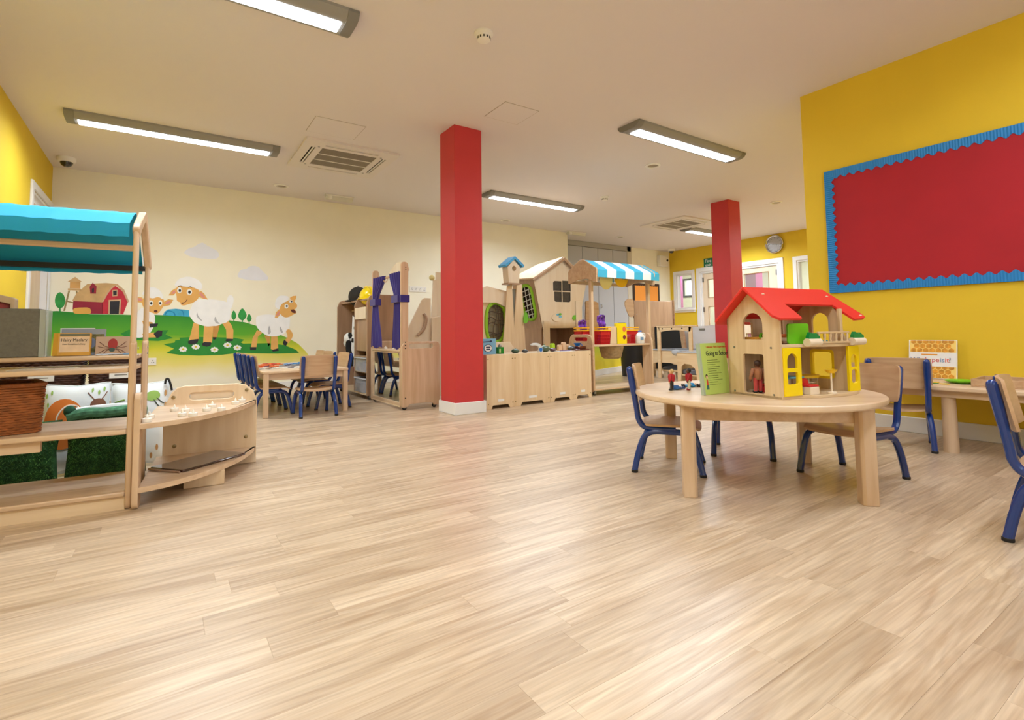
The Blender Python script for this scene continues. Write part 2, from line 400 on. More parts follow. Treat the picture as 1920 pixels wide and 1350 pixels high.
# ------------------------------------------------------------------ ceiling fittings
M_LENS = mat('lamp_lens', (240, 246, 255), 0.4, emit=LENS_E)
def batten(x, y, label, L=1.72, pw=1.0):
    t = thing('ceiling_light', label, 'light', (x, y, H), 0, 'grey linear ceiling lights')
    w = 0.135; prof = [(-w, 0), (w, 0), (w, -.018), (w*.86, -.042), (w*.55, -.058), (-w*.55, -.058), (-w*.86, -.042), (-w, -.018)]
    obj('housing', B().prism(prof, 'yz', -L/2+.07, L/2-.07), M_GREYB, t)
    for s in (-1, 1):
        obj('end_cap', B().prism([(a*1.01, b*1.03) for a, b in prof], 'yz', s*(L/2-.07), s*L/2), mat('batten_cap', (128, 126, 120), .5), t, bevel=0.004)
    obj('lens', B().prism([(-.062, -.056), (.062, -.056), (.056, -.066), (-.056, -.066)], 'yz', -L/2+.09, L/2-.09), M_LENS, t, label='glowing white lens')
    li = bpy.data.lights.new('batten_glow', 'AREA'); li.shape = 'RECTANGLE'; li.size = L-.2; li.size_y = 0.13; li.energy = LAMP_W*pw; li.color = (0.80, 0.90, 1.0)
    li.spread = R(164)
    lo = bpy.data.objects.new('batten_glow', li); COL.objects.link(lo); lo.parent = t; lo.location = (0, 0, -.070)
    return t
batten(0.105, 5.75, 'grey linear ceiling light nearest the farm mural')
batten(0.09, 3.115, 'grey linear ceiling light cut off by the top edge')
batten(4.47, 3.29, 'grey linear ceiling light between the two red pillars')
batten(4.55, 6.00, 'grey linear ceiling light right of the nearer red pillar', pw=1.2)
batten(9.04, 6.15, 'grey linear ceiling light partly behind the farther red pillar', L=1.6, pw=1.6)
batten(9.10, 3.30, 'grey linear ceiling light out of view behind the yellow wall', pw=1.4)
batten(0.10, 0.40, 'grey linear ceiling light above the viewpoint')
batten(2.90, 0.40, 'grey linear ceiling light above the round table', pw=.45)

def cassette(x, y, label):
    t = thing('air_conditioner', label, 'air conditioner', (x, y, H), 0, 'ceiling cassette units')
    q = .49; g = .29; d = -.022; slots = [rrect(-.28, .28, .355, .40, .008), rrect(-.28, .28, -.40, -.355, .008), rrect(.355, .40, -.28, .28, .008), rrect(-.40, -.355, -.28, .28, .008)]
    obj('panel', B().panel(rrect(-q, q, -q, q, .02), slots+[rrect(-g, g, -g, g, .005)], 'xy', d, 0), mat('ac_panel', (226, 218, 212), .6), t)
    obj('recess', B().box(-.45, .45, -.45, .45, -.004, -.002), M_DARK, t)
    for k, (a, b_) in enumerate(((0, .377), (0, -.377), (.377, 0), (-.377, 0))):
        if b_: bb = B().box(-.275, .275, b_-.004, b_+.010, -.019, -.014)
        else: bb = B().box(a-.004, a+.010, -.275, .275, -.019, -.014)
        obj('vane', bb, M_WHITEP, t)
    mg = mat('ac_grille', (146, 136, 122), .7)
    for i in range(24):
        yy = -g+.012+i*(2*g-.024)/23
        obj('slat', B().box(-g, g, yy-.008, yy+.008, -.018, -.012), mg, t)
    for yy in (-.1, .1): obj('rib', B().box(-g, g, yy-.006, yy+.006, -.0235, -.012), M_WHITEP, t)
    for xx, yy in ((-.33, .31), (.33, .31), (.33, -.31), (-.33, -.31)): obj('screw', B().lathe([(.012, -.024), (.012, -.02)], (xx, yy, 0), 10), M_STEEL, t)
cassette(1.62, 5.68, 'white ceiling cassette air conditioner left of the nearer red pillar')
cassette(7.80, 5.96, 'white ceiling cassette air conditioner near the farther red pillar')
def smoke(x, y, label):
    t = thing('smoke_detector', label, 'detector', (x, y, H), 0, 'smoke detectors')
    obj('base', B().lathe([(.062, 0), (.062, -.012), (.05, -.02)], seg=24), M_WHITEP, t)
    obj('head', B().lathe([(.05, -.018), (.046, -.03), (.043, -.03), (.043, -.05), (.03, -.056), (.001, -.057)], seg=24), M_WHITEP, t)
    for k in range(12):
        a = 2*PI*k/12; b = B().box(-.004, .004, .0425, .0445, -.047, -.032); b.xf(Matrix.Rotation(a, 4, 'Z')); obj('vent', b, M_DARK, t)
smoke(1.70, 2.77, 'round white smoke detector high above the nearer red pillar')
smoke(5.30, 5.32, 'small white smoke detector between the far ceiling lights')
for i, (x, y, lb) in enumerate([(4.78, 3.99, 'recessed round downlight just below the right hand ceiling light'), (4.92, 7.35, 'recessed round downlight beside the mural wall right of the pillar'),
        (7.83, 7.44, 'recessed round downlight in front of the grey cupboards'), (7.81, 4.17, 'recessed round downlight right of the farther red pillar'), (1.24, 7.12, 'recessed round downlight left of the ceiling emergency light')]):
    t = thing('downlight', lb, 'light', (x, y, H), 0, 'recessed downlights')
    obj('bezel', B().lathe([(.09, 0), (.09, -.008), (.065, -.014), (.06, -.004), (.06, 0)], seg=24), M_WHITEP, t)
    obj('reflector', B().lathe([(.06, -.003), (.02, -.0025), (.001, -.002)], seg=20), mat('downlight_reflector', (150, 140, 126), .3, metal=.6), t)
for x0, x1, y0, lb in ((1.83, 2.22, 7.25, 'clear emergency light unit on the ceiling above the mural'), (6.46, 6.92, 7.52, 'clear emergency light unit on the ceiling by the grey cupboards')):
    t = thing('emergency_light', lb, 'light', ((x0+x1)/2, y0, H), 0, 'emergency light units'); w = (x1-x0)/2
    obj('base', B().box(-w, w, -.05, .05, -.02, 0), M_WHITEP, t, bevel=.004)
    obj('cover', B().prism([(-.045, -.02), (.045, -.02), (.035, -.065), (-.035, -.065)], 'yz', -w+.01, w-.01), mat('frosted_cover', (214, 212, 196), .3), t, bevel=.006)
    obj('lamp_head', B().lathe([(.028, -.018), (.028, -.055), (.02, -.07), (.001, -.072)], (-w+.06, -.04, 0), 14), M_WHITEP, t)
for x, y, lb in ((-.92, 7.20, 'white dome camera in the ceiling corner by the mural'), (10.10, 7.95, 'white dome camera in the far ceiling corner')):
    t = thing('dome_camera', lb, 'camera', (x, y, H), 0, 'ceiling dome cameras')
    obj('mount', B().lathe([(.085, 0), (.085, -.03), (.075, -.045), (.06, -.05)], seg=24), M_WHITEP, t)
    obj('dome', B().ball((0, 0, -.048), (.058, .058, .055), 18, 10), mat('smoked_dome', (40, 38, 36), .1, coat=.6), t)
def hatch(x0, x1, y0, y1, lb):
    t = thing('access_panel', lb, 'hatch', ((x0+x1)/2, (y0+y1)/2, H), 0, 'ceiling access panels'); a, b = (x1-x0)/2, (y1-y0)/2
    obj('frame', B().panel([(-a, -b), (a, -b), (a, b), (-a, b)], [[(-a+.004, -b+.004), (a-.004, -b+.004), (a-.004, b-.004), (-a+.004, b-.004)]], 'xy', -.0015, 0), mat('hatch_line', (176, 162, 144), .9), t)
    obj('panel', B().box(-a+.005, a-.005, -b+.005, b-.005, -.003, 0), M_CEIL, t)
hatch(1.09, 1.55, 4.66, 5.06, 'square access panel in the ceiling beside the air conditioner')
hatch(2.37, 2.73, 3.52, 3.87, 'square access panel in the ceiling above the nearer red pillar')
MURAL=[
('cloud','','cloud',1,1,[[0.196,1.815],[0.242,1.865],[0.304,1.893],[0.343,1.93],[0.399,1.953],[0.448,1.92],[0.498,1.896],[0.556,1.862],[0.585,1.807],[0.55,1.757],[0.419,1.748],[0.307,1.755],[0.228,1.78]]),
('cloud.001','','cloud',1,1,[[0.806,1.542],[0.84,1.621],[0.909,1.645],[0.961,1.687],[1.05,1.683],[1.104,1.627],[1.169,1.561],[1.161,1.504],[0.982,1.492],[0.859,1.51]]),
('cloud.002','','cloud',1,1,[[-0.279,1.672],[-0.237,1.716],[-0.201,1.725],[-0.171,1.688],[-0.184,1.642],[-0.263,1.628]]),
('hill','','hill',0,1,[[-1.088,1.044],[-1.008,1.05],[-0.857,1.036],[-0.714,1.016],[-0.403,1.014],[-0.305,1.011],[-0.118,1.016],[0.015,1.01],[0.244,0.998],[0.483,0.981],[0.732,0.948],[0.903,0.925],[1.044,0.877],[1.262,0.787],[1.449,0.705],[1.583,0.622],[1.681,0.517],[1.741,0.434],[1.781,0.35],[1.822,0.225],[1.824,0.02],[-1.062,0.181]]),
('hill','grass_patch','dgreen',0,2,[[-0.425,0.786],[-0.343,0.837],[-0.285,0.802],[-0.112,0.782],[-0.01,0.826],[0.049,0.825],[0.021,0.772],[0.104,0.726],[-0.052,0.693],[-0.34,0.716]]),
('barn','','maroon',0,2,[[-0.871,1.172],[-0.605,1.161],[-0.601,1.022],[-0.85,1.023],[-0.873,1.072]]),
('barn','front_wall','barnred',0,2,[[-0.608,1.161],[-0.588,1.264],[-0.495,1.362],[-0.41,1.288],[-0.365,1.167],[-0.406,1.019],[-0.604,1.022]]),
('barn','roof','tan',0,3,[[-0.88,1.168],[-0.844,1.256],[-0.75,1.369],[-0.577,1.388],[-0.475,1.38],[-0.528,1.335],[-0.574,1.261],[-0.609,1.158]]),
('barn','roof_edge','tan2',0,4,[[-0.574,1.261],[-0.529,1.34],[-0.475,1.384],[-0.404,1.314],[-0.354,1.176],[-0.365,1.158],[-0.417,1.287],[-0.481,1.363],[-0.521,1.325],[-0.56,1.257],[-0.598,1.162],[-0.612,1.16]]),
('barn','door_frame','tan2',0,4,[[-0.549,1.188],[-0.431,1.197],[-0.435,1.02],[-0.547,1.019]]),
('barn','door','black',0,5,[[-0.536,1.172],[-0.445,1.179],[-0.449,1.023],[-0.535,1.023]]),
('barn','window','tan2',0,4,[[-0.518,1.306],[-0.468,1.311],[-0.467,1.235],[-0.515,1.231]]),
('barn','window_pane','black',0,5,[[-0.51,1.296],[-0.476,1.301],[-0.475,1.246],[-0.507,1.241]]),
('barn','dormer','maroon',0,4,[[-0.729,1.336],[-0.702,1.386],[-0.665,1.343],[-0.668,1.258],[-0.72,1.257]]),
('barn','dormer_opening','black',0,5,[[-0.708,1.316],[-0.688,1.325],[-0.688,1.271],[-0.705,1.269]]),
('barn','hay_bale','hay',1,4,[[-0.863,1.081],[-0.794,1.093],[-0.722,1.088],[-0.711,1.027],[-0.786,1.02],[-0.859,1.026]]),
('water_tower','','wood',0,2,[[-0.906,1.395],[-0.813,1.394],[-0.813,1.311],[-0.906,1.314]]),
('water_tower','tower_roof','tan',0,3,[[-0.928,1.386],[-0.862,1.446],[-0.8,1.392]]),
('water_tower','platform','tan',0,3,[[-0.922,1.311],[-0.807,1.307],[-0.807,1.287],[-0.922,1.29]]),
('water_tower','tower_leg','tan3',0,2,[[-0.918,1.287],[-0.902,1.287],[-0.94,1.051],[-0.955,1.051]]),
('water_tower','tower_leg.001','tan3',0,2,[[-0.854,1.286],[-0.838,1.286],[-0.826,1.223],[-0.842,1.223]]),
('water_tower','crossbar','tan3',0,3,[[-0.931,1.17],[-0.871,1.155],[-0.87,1.142],[-0.93,1.157]]),
('tree','','tgreen',1,2,[[-1.031,1.168],[-1.02,1.234],[-0.988,1.264],[-0.954,1.228],[-0.94,1.162],[-0.954,1.104],[-0.985,1.082],[-1.016,1.103]]),
('tree','trunk','tgreen',0,2,[[-0.991,1.09],[-0.979,1.09],[-0.977,1.046],[-0.99,1.046]]),
('hill','grass_patch.001','dgreen',0,2,[[0.003,0.651],[0.12,0.672],[0.124,0.697],[0.177,0.707],[0.168,0.73],[0.31,0.738],[0.551,0.731],[0.776,0.721],[0.901,0.693],[0.859,0.657],[0.888,0.641],[1.202,0.64],[1.401,0.609],[1.554,0.54],[1.596,0.495],[1.302,0.494],[0.825,0.519],[0.644,0.5],[0.383,0.499],[0.173,0.516],[0.034,0.544],[0.114,0.595]]),
('tree.001','','tgreen',1,2,[[0.742,1.006],[0.752,1.056],[0.769,1.081],[0.788,1.053],[0.8,1.007],[0.786,0.969],[0.772,0.957],[0.754,0.969]]),
('tree.001','trunk','tgreen',0,2,[[0.766,0.962],[0.777,0.962],[0.778,0.924],[0.767,0.924]]),
('tree.002','','tgreen',1,2,[[0.821,1.013],[0.84,1.078],[0.87,1.111],[0.902,1.075],[0.923,1.014],[0.899,0.965],[0.873,0.949],[0.842,0.965]]),
('tree.002','trunk','tgreen',0,2,[[0.868,0.954],[0.879,0.954],[0.879,0.916],[0.868,0.916]]),
('tree.003','','tgreen',1,2,[[0.924,0.973],[0.935,1.016],[0.953,1.038],[0.972,1.014],[0.984,0.973],[0.97,0.94],[0.955,0.93],[0.937,0.94]]),
('tree.003','trunk','tgreen',0,2,[[0.949,0.935],[0.96,0.935],[0.961,0.896],[0.95,0.896]]),
('fence','','blue',0,2,[[-0.011,1.012],[0.006,1.055],[0.038,1.083],[0.119,1.094],[0.261,1.078],[0.271,0.994],[0.121,1.003]]),
('fence','rail','blue2',1,3,[[0.007,1.019],[0.022,1.054],[0.054,1.071],[0.108,1.047],[0.121,1.008],[0.109,1.008],[0.096,1.042],[0.054,1.059],[0.03,1.046],[0.019,1.017]]),
('fence','rail.001','blue2',1,3,[[0.123,1.086],[0.194,1.073],[0.212,1.004],[0.204,1.004],[0.187,1.065],[0.124,1.076]]),
('lamb','','fleece',1,4,[[0.265,1.049],[0.285,1.109],[0.309,1.169],[0.368,1.22],[0.454,1.222],[0.542,1.219],[0.631,1.206],[0.695,1.182],[0.727,1.137],[0.733,1.054],[0.726,0.972],[0.69,0.926],[0.637,0.906],[0.584,0.88],[0.531,0.875],[0.461,0.871],[0.392,0.891],[0.332,0.916],[0.297,0.96],[0.275,0.999]]),
('lamb','tail','fleece',1,3,[[0.686,1.197],[0.702,1.27],[0.739,1.281],[0.762,1.241],[0.759,1.178],[0.737,1.106],[0.714,1.147]]),
('lamb','wool_cap','fleece',1,6,[[0.104,1.384],[0.128,1.449],[0.177,1.486],[0.252,1.505],[0.311,1.488],[0.363,1.46],[0.399,1.412],[0.4,1.361],[0.366,1.34],[0.305,1.368],[0.221,1.374],[0.162,1.382]]),
('lamb','face','skin',1,5,[[0.118,1.346],[0.154,1.386],[0.221,1.384],[0.305,1.383],[0.357,1.355],[0.375,1.29],[0.359,1.23],[0.318,1.184],[0.267,1.158],[0.209,1.137],[0.176,1.146],[0.167,1.175],[0.133,1.194],[0.128,1.243],[0.119,1.292]]),
('lamb','ear','skin',0,4,[[0.042,1.26],[0.073,1.32],[0.121,1.356],[0.127,1.302],[0.091,1.261]]),
('lamb','ear_inside','pink',0,5,[[0.066,1.275],[0.086,1.31],[0.114,1.326],[0.111,1.287]]),
('lamb','ear.001','skin',0,6,[[0.353,1.309],[0.392,1.326],[0.427,1.292],[0.454,1.242],[0.472,1.218],[0.42,1.226],[0.368,1.25],[0.354,1.279]]),
('lamb','ear_inside.001','pink',0,7,[[0.367,1.295],[0.392,1.309],[0.428,1.262],[0.441,1.227],[0.402,1.246]]),
('lamb','eye','white',0,6,[[0.18,1.328],[0.178,1.311],[0.171,1.297],[0.161,1.289],[0.15,1.289],[0.14,1.296],[0.133,1.31],[0.13,1.326],[0.132,1.344],[0.139,1.358],[0.149,1.366],[0.16,1.366],[0.17,1.359],[0.177,1.345]]),
('lamb','eye.001','white',0,6,[[0.292,1.309],[0.29,1.293],[0.282,1.279],[0.27,1.272],[0.257,1.271],[0.245,1.278],[0.236,1.291],[0.233,1.307],[0.236,1.324],[0.244,1.337],[0.255,1.345],[0.268,1.345],[0.28,1.339],[0.289,1.326]]),
('lamb','pupil','black',0,7,[[0.173,1.325],[0.171,1.317],[0.168,1.31],[0.163,1.306],[0.157,1.306],[0.151,1.31],[0.148,1.316],[0.146,1.324],[0.147,1.332],[0.151,1.339],[0.156,1.343],[0.162,1.343],[0.167,1.339],[0.171,1.333]]),
('lamb','pupil.001','black',0,7,[[0.279,1.307],[0.278,1.298],[0.274,1.29],[0.268,1.286],[0.261,1.286],[0.255,1.29],[0.251,1.297],[0.249,1.306],[0.25,1.315],[0.254,1.322],[0.26,1.327],[0.267,1.327],[0.273,1.323],[0.278,1.316]]),
('lamb','brow','brown',0,7,[[0.138,1.376],[0.162,1.39],[0.183,1.385],[0.183,1.377],[0.161,1.38],[0.142,1.368]]),
('lamb','brow.001','brown',0,7,[[0.246,1.37],[0.271,1.381],[0.292,1.372],[0.288,1.364],[0.27,1.371],[0.248,1.362]]),
('lamb','mouth','mouth',1,6,[[0.179,1.171],[0.217,1.181],[0.241,1.221],[0.237,1.195],[0.208,1.166],[0.188,1.158]]),
('lamb','leg','skin',0,3,[[0.315,0.92],[0.375,0.901],[0.379,0.702],[0.269,0.694],[0.292,0.792]]),
('lamb','leg.001','skin',0,3,[[0.431,0.881],[0.536,0.875],[0.526,0.659],[0.427,0.661]]),
('lamb','leg.002','skin2',0,2,[[0.531,0.88],[0.61,0.89],[0.578,0.724],[0.534,0.719]]),
('lamb','leg.003','skin',0,3,[[0.637,0.911],[0.708,0.941],[0.745,0.89],[0.769,0.818],[0.767,0.7],[0.69,0.707],[0.683,0.829]]),
('lamb','hoof','black',0,4,[[0.259,0.684],[0.294,0.703],[0.378,0.712],[0.362,0.658],[0.295,0.639],[0.265,0.655]]),
('lamb','hoof.001','black',0,4,[[0.414,0.652],[0.439,0.671],[0.518,0.664],[0.51,0.624],[0.466,0.61],[0.419,0.627]]),
('lamb','hoof.002','black',0,3,[[0.534,0.719],[0.576,0.729],[0.57,0.704],[0.543,0.697]]),
('lamb','hoof.003','black',0,4,[[0.675,0.687],[0.694,0.709],[0.767,0.705],[0.763,0.68],[0.695,0.671]]),
('lamb','fleece_shadow','grey',1,5,[[0.354,1.05],[0.364,1.01],[0.412,0.941],[0.373,0.965],[0.347,1.01]]),
('lamb','fleece_shadow.001','grey',1,5,[[0.557,0.997],[0.578,0.941],[0.61,0.906],[0.57,0.911],[0.547,0.951]]),
('lamb.001','','fleece',1,4,[[1.042,0.995],[1.099,1.022],[1.196,1.033],[1.295,1.018],[1.365,1.035],[1.436,1.019],[1.467,0.976],[1.463,0.867],[1.439,0.813],[1.379,0.76],[1.299,0.734],[1.201,0.735],[1.132,0.773],[1.073,0.826],[1.044,0.879],[1.038,0.942]]),
('lamb.001','face','skin',1,5,[[1.334,1.105],[1.353,1.17],[1.413,1.215],[1.495,1.239],[1.558,1.174],[1.553,1.13],[1.532,1.108],[1.554,1.064],[1.518,1.037],[1.447,0.998],[1.396,0.997],[1.355,1.029]]),
('lamb.001','wool_cap','fleece',1,6,[[1.274,1.147],[1.282,1.233],[1.322,1.288],[1.392,1.296],[1.443,1.281],[1.434,1.226],[1.373,1.192],[1.334,1.137],[1.324,1.105]]),
('lamb.001','ear','skin',0,6,[[1.271,0.986],[1.285,1.061],[1.324,1.105],[1.354,1.105],[1.345,1.04],[1.306,0.986]]),
('lamb.001','ear_inside','pink',0,7,[[1.286,1.007],[1.305,1.061],[1.339,1.089],[1.325,1.029]]),
('lamb.001','ear.001','skin',0,6,[[1.464,1.271],[1.504,1.296],[1.551,1.301],[1.541,1.251],[1.516,1.212],[1.474,1.238]]),
('lamb.001','eye','white',0,6,[[1.446,1.15],[1.443,1.136],[1.436,1.124],[1.426,1.118],[1.414,1.118],[1.403,1.124],[1.396,1.135],[1.393,1.149],[1.395,1.163],[1.402,1.175],[1.413,1.181],[1.425,1.182],[1.435,1.175],[1.443,1.164]]),
('lamb.001','pupil','black',0,7,[[1.437,1.152],[1.435,1.145],[1.432,1.14],[1.427,1.137],[1.422,1.137],[1.417,1.14],[1.413,1.145],[1.412,1.152],[1.413,1.158],[1.417,1.164],[1.421,1.167],[1.427,1.167],[1.432,1.164],[1.435,1.159]]),
('lamb.001','eye.001','white',0,7,[[1.506,1.217],[1.504,1.208],[1.497,1.201],[1.486,1.197],[1.474,1.197],[1.463,1.201],[1.456,1.207],[1.453,1.216],[1.456,1.224],[1.463,1.231],[1.474,1.235],[1.485,1.236],[1.496,1.232],[1.504,1.225]]),
('lamb.001','pupil.001','black',0,8,[[1.496,1.217],[1.495,1.212],[1.492,1.208],[1.487,1.206],[1.482,1.206],[1.478,1.208],[1.475,1.211],[1.474,1.216],[1.475,1.221],[1.478,1.225],[1.482,1.227],[1.487,1.227],[1.492,1.225],[1.495,1.221]]),
('lamb.001','mouth','mouth',0,6,[[1.471,1.101],[1.517,1.108],[1.548,1.075],[1.538,1.051],[1.497,1.061]]),
('lamb.001','leg','skin',0,3,[[1.054,0.821],[1.122,0.784],[1.065,0.732],[1.048,0.586],[0.982,0.587],[0.999,0.712]]),
('lamb.001','leg.001','skin2',0,2,[[1.142,0.747],[1.22,0.735],[1.217,0.624],[1.198,0.592],[1.172,0.678]]),
('lamb.001','leg.002','skin',0,3,[[1.23,0.74],[1.309,0.739],[1.321,0.568],[1.282,0.537],[1.227,0.56]]),
('lamb.001','leg.003','skin',1,5,[[1.419,0.803],[1.459,0.829],[1.5,0.78],[1.506,0.726],[1.451,0.635],[1.4,0.663],[1.44,0.727]]),
('lamb.001','hoof','black',0,4,[[0.968,0.593],[1.048,0.591],[1.044,0.554],[0.973,0.551]]),
('lamb.001','hoof.001','black',0,4,[[1.242,0.546],[1.321,0.568],[1.329,0.533],[1.253,0.523]]),
('lamb.001','hoof.002','black',0,6,[[1.38,0.652],[1.4,0.684],[1.443,0.64],[1.421,0.598],[1.386,0.615]]),
('lamb.001','fleece_shadow','grey',1,5,[[1.203,0.879],[1.224,0.794],[1.2,0.762],[1.185,0.794]]),
('lamb.001','fleece_shadow.001','grey',1,5,[[1.342,0.868],[1.378,0.792],[1.358,0.782],[1.338,0.825]]),
('daisy','','white',0,4,[[0.257,0.583],[0.251,0.577],[0.244,0.573],[0.245,0.566],[0.244,0.558],[0.234,0.557],[0.225,0.558],[0.219,0.553],[0.211,0.549],[0.203,0.553],[0.197,0.559],[0.188,0.559],[0.178,0.56],[0.176,0.568],[0.177,0.575],[0.17,0.58],[0.164,0.586],[0.169,0.592],[0.176,0.596],[0.175,0.603],[0.177,0.611],[0.187,0.612],[0.196,0.611],[0.201,0.616],[0.209,0.621],[0.218,0.616],[0.224,0.611],[0.233,0.611],[0.243,0.609],[0.244,0.602],[0.244,0.595],[0.251,0.59]]),
('daisy','flower_centre','yellow',0,5,[[0.224,0.584],[0.223,0.58],[0.219,0.576],[0.214,0.574],[0.207,0.574],[0.202,0.577],[0.198,0.58],[0.196,0.585],[0.197,0.59],[0.201,0.593],[0.207,0.595],[0.213,0.595],[0.219,0.593],[0.223,0.589]]),
('daisy.001','','white',0,4,[[0.394,0.61],[0.388,0.604],[0.381,0.6],[0.382,0.592],[0.381,0.585],[0.371,0.584],[0.361,0.585],[0.355,0.579],[0.347,0.575],[0.339,0.58],[0.333,0.585],[0.323,0.585],[0.313,0.587],[0.312,0.594],[0.312,0.601],[0.305,0.606],[0.299,0.613],[0.305,0.619],[0.312,0.623],[0.311,0.63],[0.312,0.638],[0.322,0.639],[0.332,0.638],[0.337,0.644],[0.346,0.648],[0.354,0.643],[0.36,0.638],[0.369,0.638],[0.38,0.637],[0.381,0.629],[0.381,0.622],[0.388,0.617]]),
('daisy.001','flower_centre','yellow',0,5,[[0.361,0.611],[0.359,0.606],[0.356,0.603],[0.35,0.601],[0.343,0.601],[0.338,0.603],[0.333,0.607],[0.332,0.612],[0.333,0.617],[0.337,0.62],[0.343,0.622],[0.349,0.622],[0.355,0.62],[0.359,0.616]]),
('daisy.002','','white',0,4,[[0.604,0.569],[0.598,0.562],[0.591,0.558],[0.591,0.551],[0.59,0.543],[0.579,0.542],[0.57,0.543],[0.564,0.537],[0.555,0.533],[0.547,0.538],[0.54,0.544],[0.531,0.543],[0.52,0.545],[0.518,0.553],[0.519,0.56],[0.512,0.565],[0.505,0.572],[0.511,0.578],[0.519,0.582],[0.518,0.59],[0.519,0.597],[0.53,0.598],[0.539,0.597],[0.545,0.603],[0.554,0.607],[0.562,0.602],[0.569,0.597],[0.578,0.597],[0.589,0.595],[0.591,0.588],[0.59,0.58],[0.598,0.575]]),
('daisy.002','flower_centre','yellow',0,5,[[0.569,0.57],[0.568,0.565],[0.564,0.561],[0.558,0.559],[0.551,0.559],[0.545,0.562],[0.541,0.566],[0.54,0.571],[0.541,0.575],[0.545,0.579],[0.551,0.581],[0.558,0.581],[0.564,0.579],[0.568,0.575]]),
('daisy.003','','white',0,4,[[0.754,0.624],[0.747,0.617],[0.74,0.613],[0.741,0.605],[0.739,0.597],[0.729,0.596],[0.719,0.597],[0.712,0.592],[0.704,0.587],[0.695,0.592],[0.688,0.598],[0.678,0.598],[0.668,0.599],[0.666,0.607],[0.667,0.615],[0.659,0.619],[0.653,0.626],[0.659,0.633],[0.666,0.637],[0.665,0.644],[0.667,0.652],[0.677,0.653],[0.687,0.653],[0.694,0.658],[0.702,0.663],[0.711,0.658],[0.718,0.652],[0.728,0.652],[0.738,0.651],[0.74,0.643],[0.74,0.635],[0.747,0.631]]),
('daisy.003','flower_centre','yellow',0,5,[[0.718,0.625],[0.717,0.62],[0.713,0.616],[0.707,0.614],[0.7,0.614],[0.694,0.616],[0.689,0.62],[0.688,0.625],[0.689,0.63],[0.693,0.634],[0.699,0.636],[0.706,0.636],[0.712,0.634],[0.717,0.63]]),
('daisy.004','','white',0,4,[[0.871,0.588],[0.864,0.582],[0.857,0.577],[0.858,0.57],[0.856,0.562],[0.845,0.561],[0.835,0.561],[0.829,0.556],[0.82,0.551],[0.811,0.556],[0.804,0.562],[0.794,0.562],[0.783,0.564],[0.781,0.572],[0.782,0.579],[0.774,0.584],[0.768,0.591],[0.774,0.597],[0.782,0.602],[0.781,0.609],[0.782,0.617],[0.793,0.618],[0.803,0.617],[0.81,0.623],[0.818,0.627],[0.828,0.622],[0.834,0.617],[0.844,0.617],[0.855,0.615],[0.857,0.607],[0.856,0.6],[0.864,0.595]]),
('daisy.004','flower_centre','yellow',0,5,[[0.835,0.589],[0.833,0.584],[0.829,0.58],[0.823,0.578],[0.816,0.578],[0.81,0.581],[0.805,0.585],[0.804,0.59],[0.805,0.595],[0.809,0.598],[0.815,0.601],[0.822,0.6],[0.829,0.598],[0.833,0.594]]),
('lamb.002','','fleece',1,4,[[-0.29,0.976],[-0.256,1.064],[-0.207,1.1],[-0.104,1.031],[-0.093,0.906],[-0.142,0.783],[-0.213,0.74],[-0.284,0.749],[-0.308,0.854]]),
('lamb.002','wool_cap','fleece',1,6,[[-0.226,1.267],[-0.205,1.312],[-0.155,1.35],[-0.082,1.344],[-0.028,1.283],[-0.016,1.211],[-0.064,1.237],[-0.123,1.217],[-0.182,1.242]]),
('lamb.002','face','skin',1,5,[[-0.227,1.197],[-0.152,1.238],[-0.019,1.22],[-0.007,1.139],[-0.052,1.045],[-0.104,1.034],[-0.2,1.091]]),
('lamb.002','ear','skin',0,4,[[-0.31,1.233],[-0.225,1.227],[-0.201,1.162],[-0.266,1.166]]),
('lamb.002','ear_inside','pink',0,5,[[-0.289,1.221],[-0.231,1.212],[-0.223,1.179],[-0.259,1.183]]),
('lamb.002','ear.001','skin',0,4,[[-0.018,1.166],[0.041,1.213],[0.094,1.205],[0.057,1.137],[-0.017,1.118]]),
('lamb.002','ear_inside.001','pink',0,5,[[-0.003,1.157],[0.041,1.191],[0.071,1.19],[0.042,1.149]]),
('lamb.002','eye','white',0,6,[[-0.113,1.159],[-0.115,1.144],[-0.121,1.132],[-0.13,1.125],[-0.14,1.125],[-0.15,1.131],[-0.157,1.143],[-0.159,1.158],[-0.157,1.172],[-0.151,1.184],[-0.142,1.191],[-0.132,1.191],[-0.122,1.185],[-0.115,1.173]]),
('lamb.002','eye.001','white',0,6,[[-0.021,1.162],[-0.023,1.148],[-0.028,1.137],[-0.035,1.131],[-0.044,1.13],[-0.052,1.137],[-0.057,1.148],[-0.06,1.162],[-0.058,1.176],[-0.053,1.187],[-0.045,1.193],[-0.037,1.194],[-0.029,1.187],[-0.023,1.176]]),
('lamb.002','pupil','black',0,7,[[-0.121,1.157],[-0.122,1.149],[-0.125,1.143],[-0.13,1.139],[-0.135,1.139],[-0.14,1.142],[-0.143,1.148],[-0.145,1.156],[-0.144,1.164],[-0.141,1.17],[-0.136,1.174],[-0.131,1.174],[-0.126,1.17],[-0.123,1.164]]),
('lamb.002','pupil.001','black',0,7,[[-0.031,1.16],[-0.032,1.153],[-0.035,1.148],[-0.039,1.144],[-0.044,1.144],[-0.048,1.147],[-0.051,1.153],[-0.052,1.16],[-0.051,1.167],[-0.049,1.173],[-0.045,1.176],[-0.04,1.176],[-0.036,1.173],[-0.033,1.167]]),
('lamb.002','nose','mouth',0,6,[[-0.066,1.06],[-0.068,1.053],[-0.073,1.047],[-0.081,1.044],[-0.089,1.044],[-0.097,1.047],[-0.102,1.052],[-0.104,1.059],[-0.103,1.066],[-0.097,1.072],[-0.09,1.075],[-0.081,1.075],[-0.074,1.072],[-0.068,1.067]]),
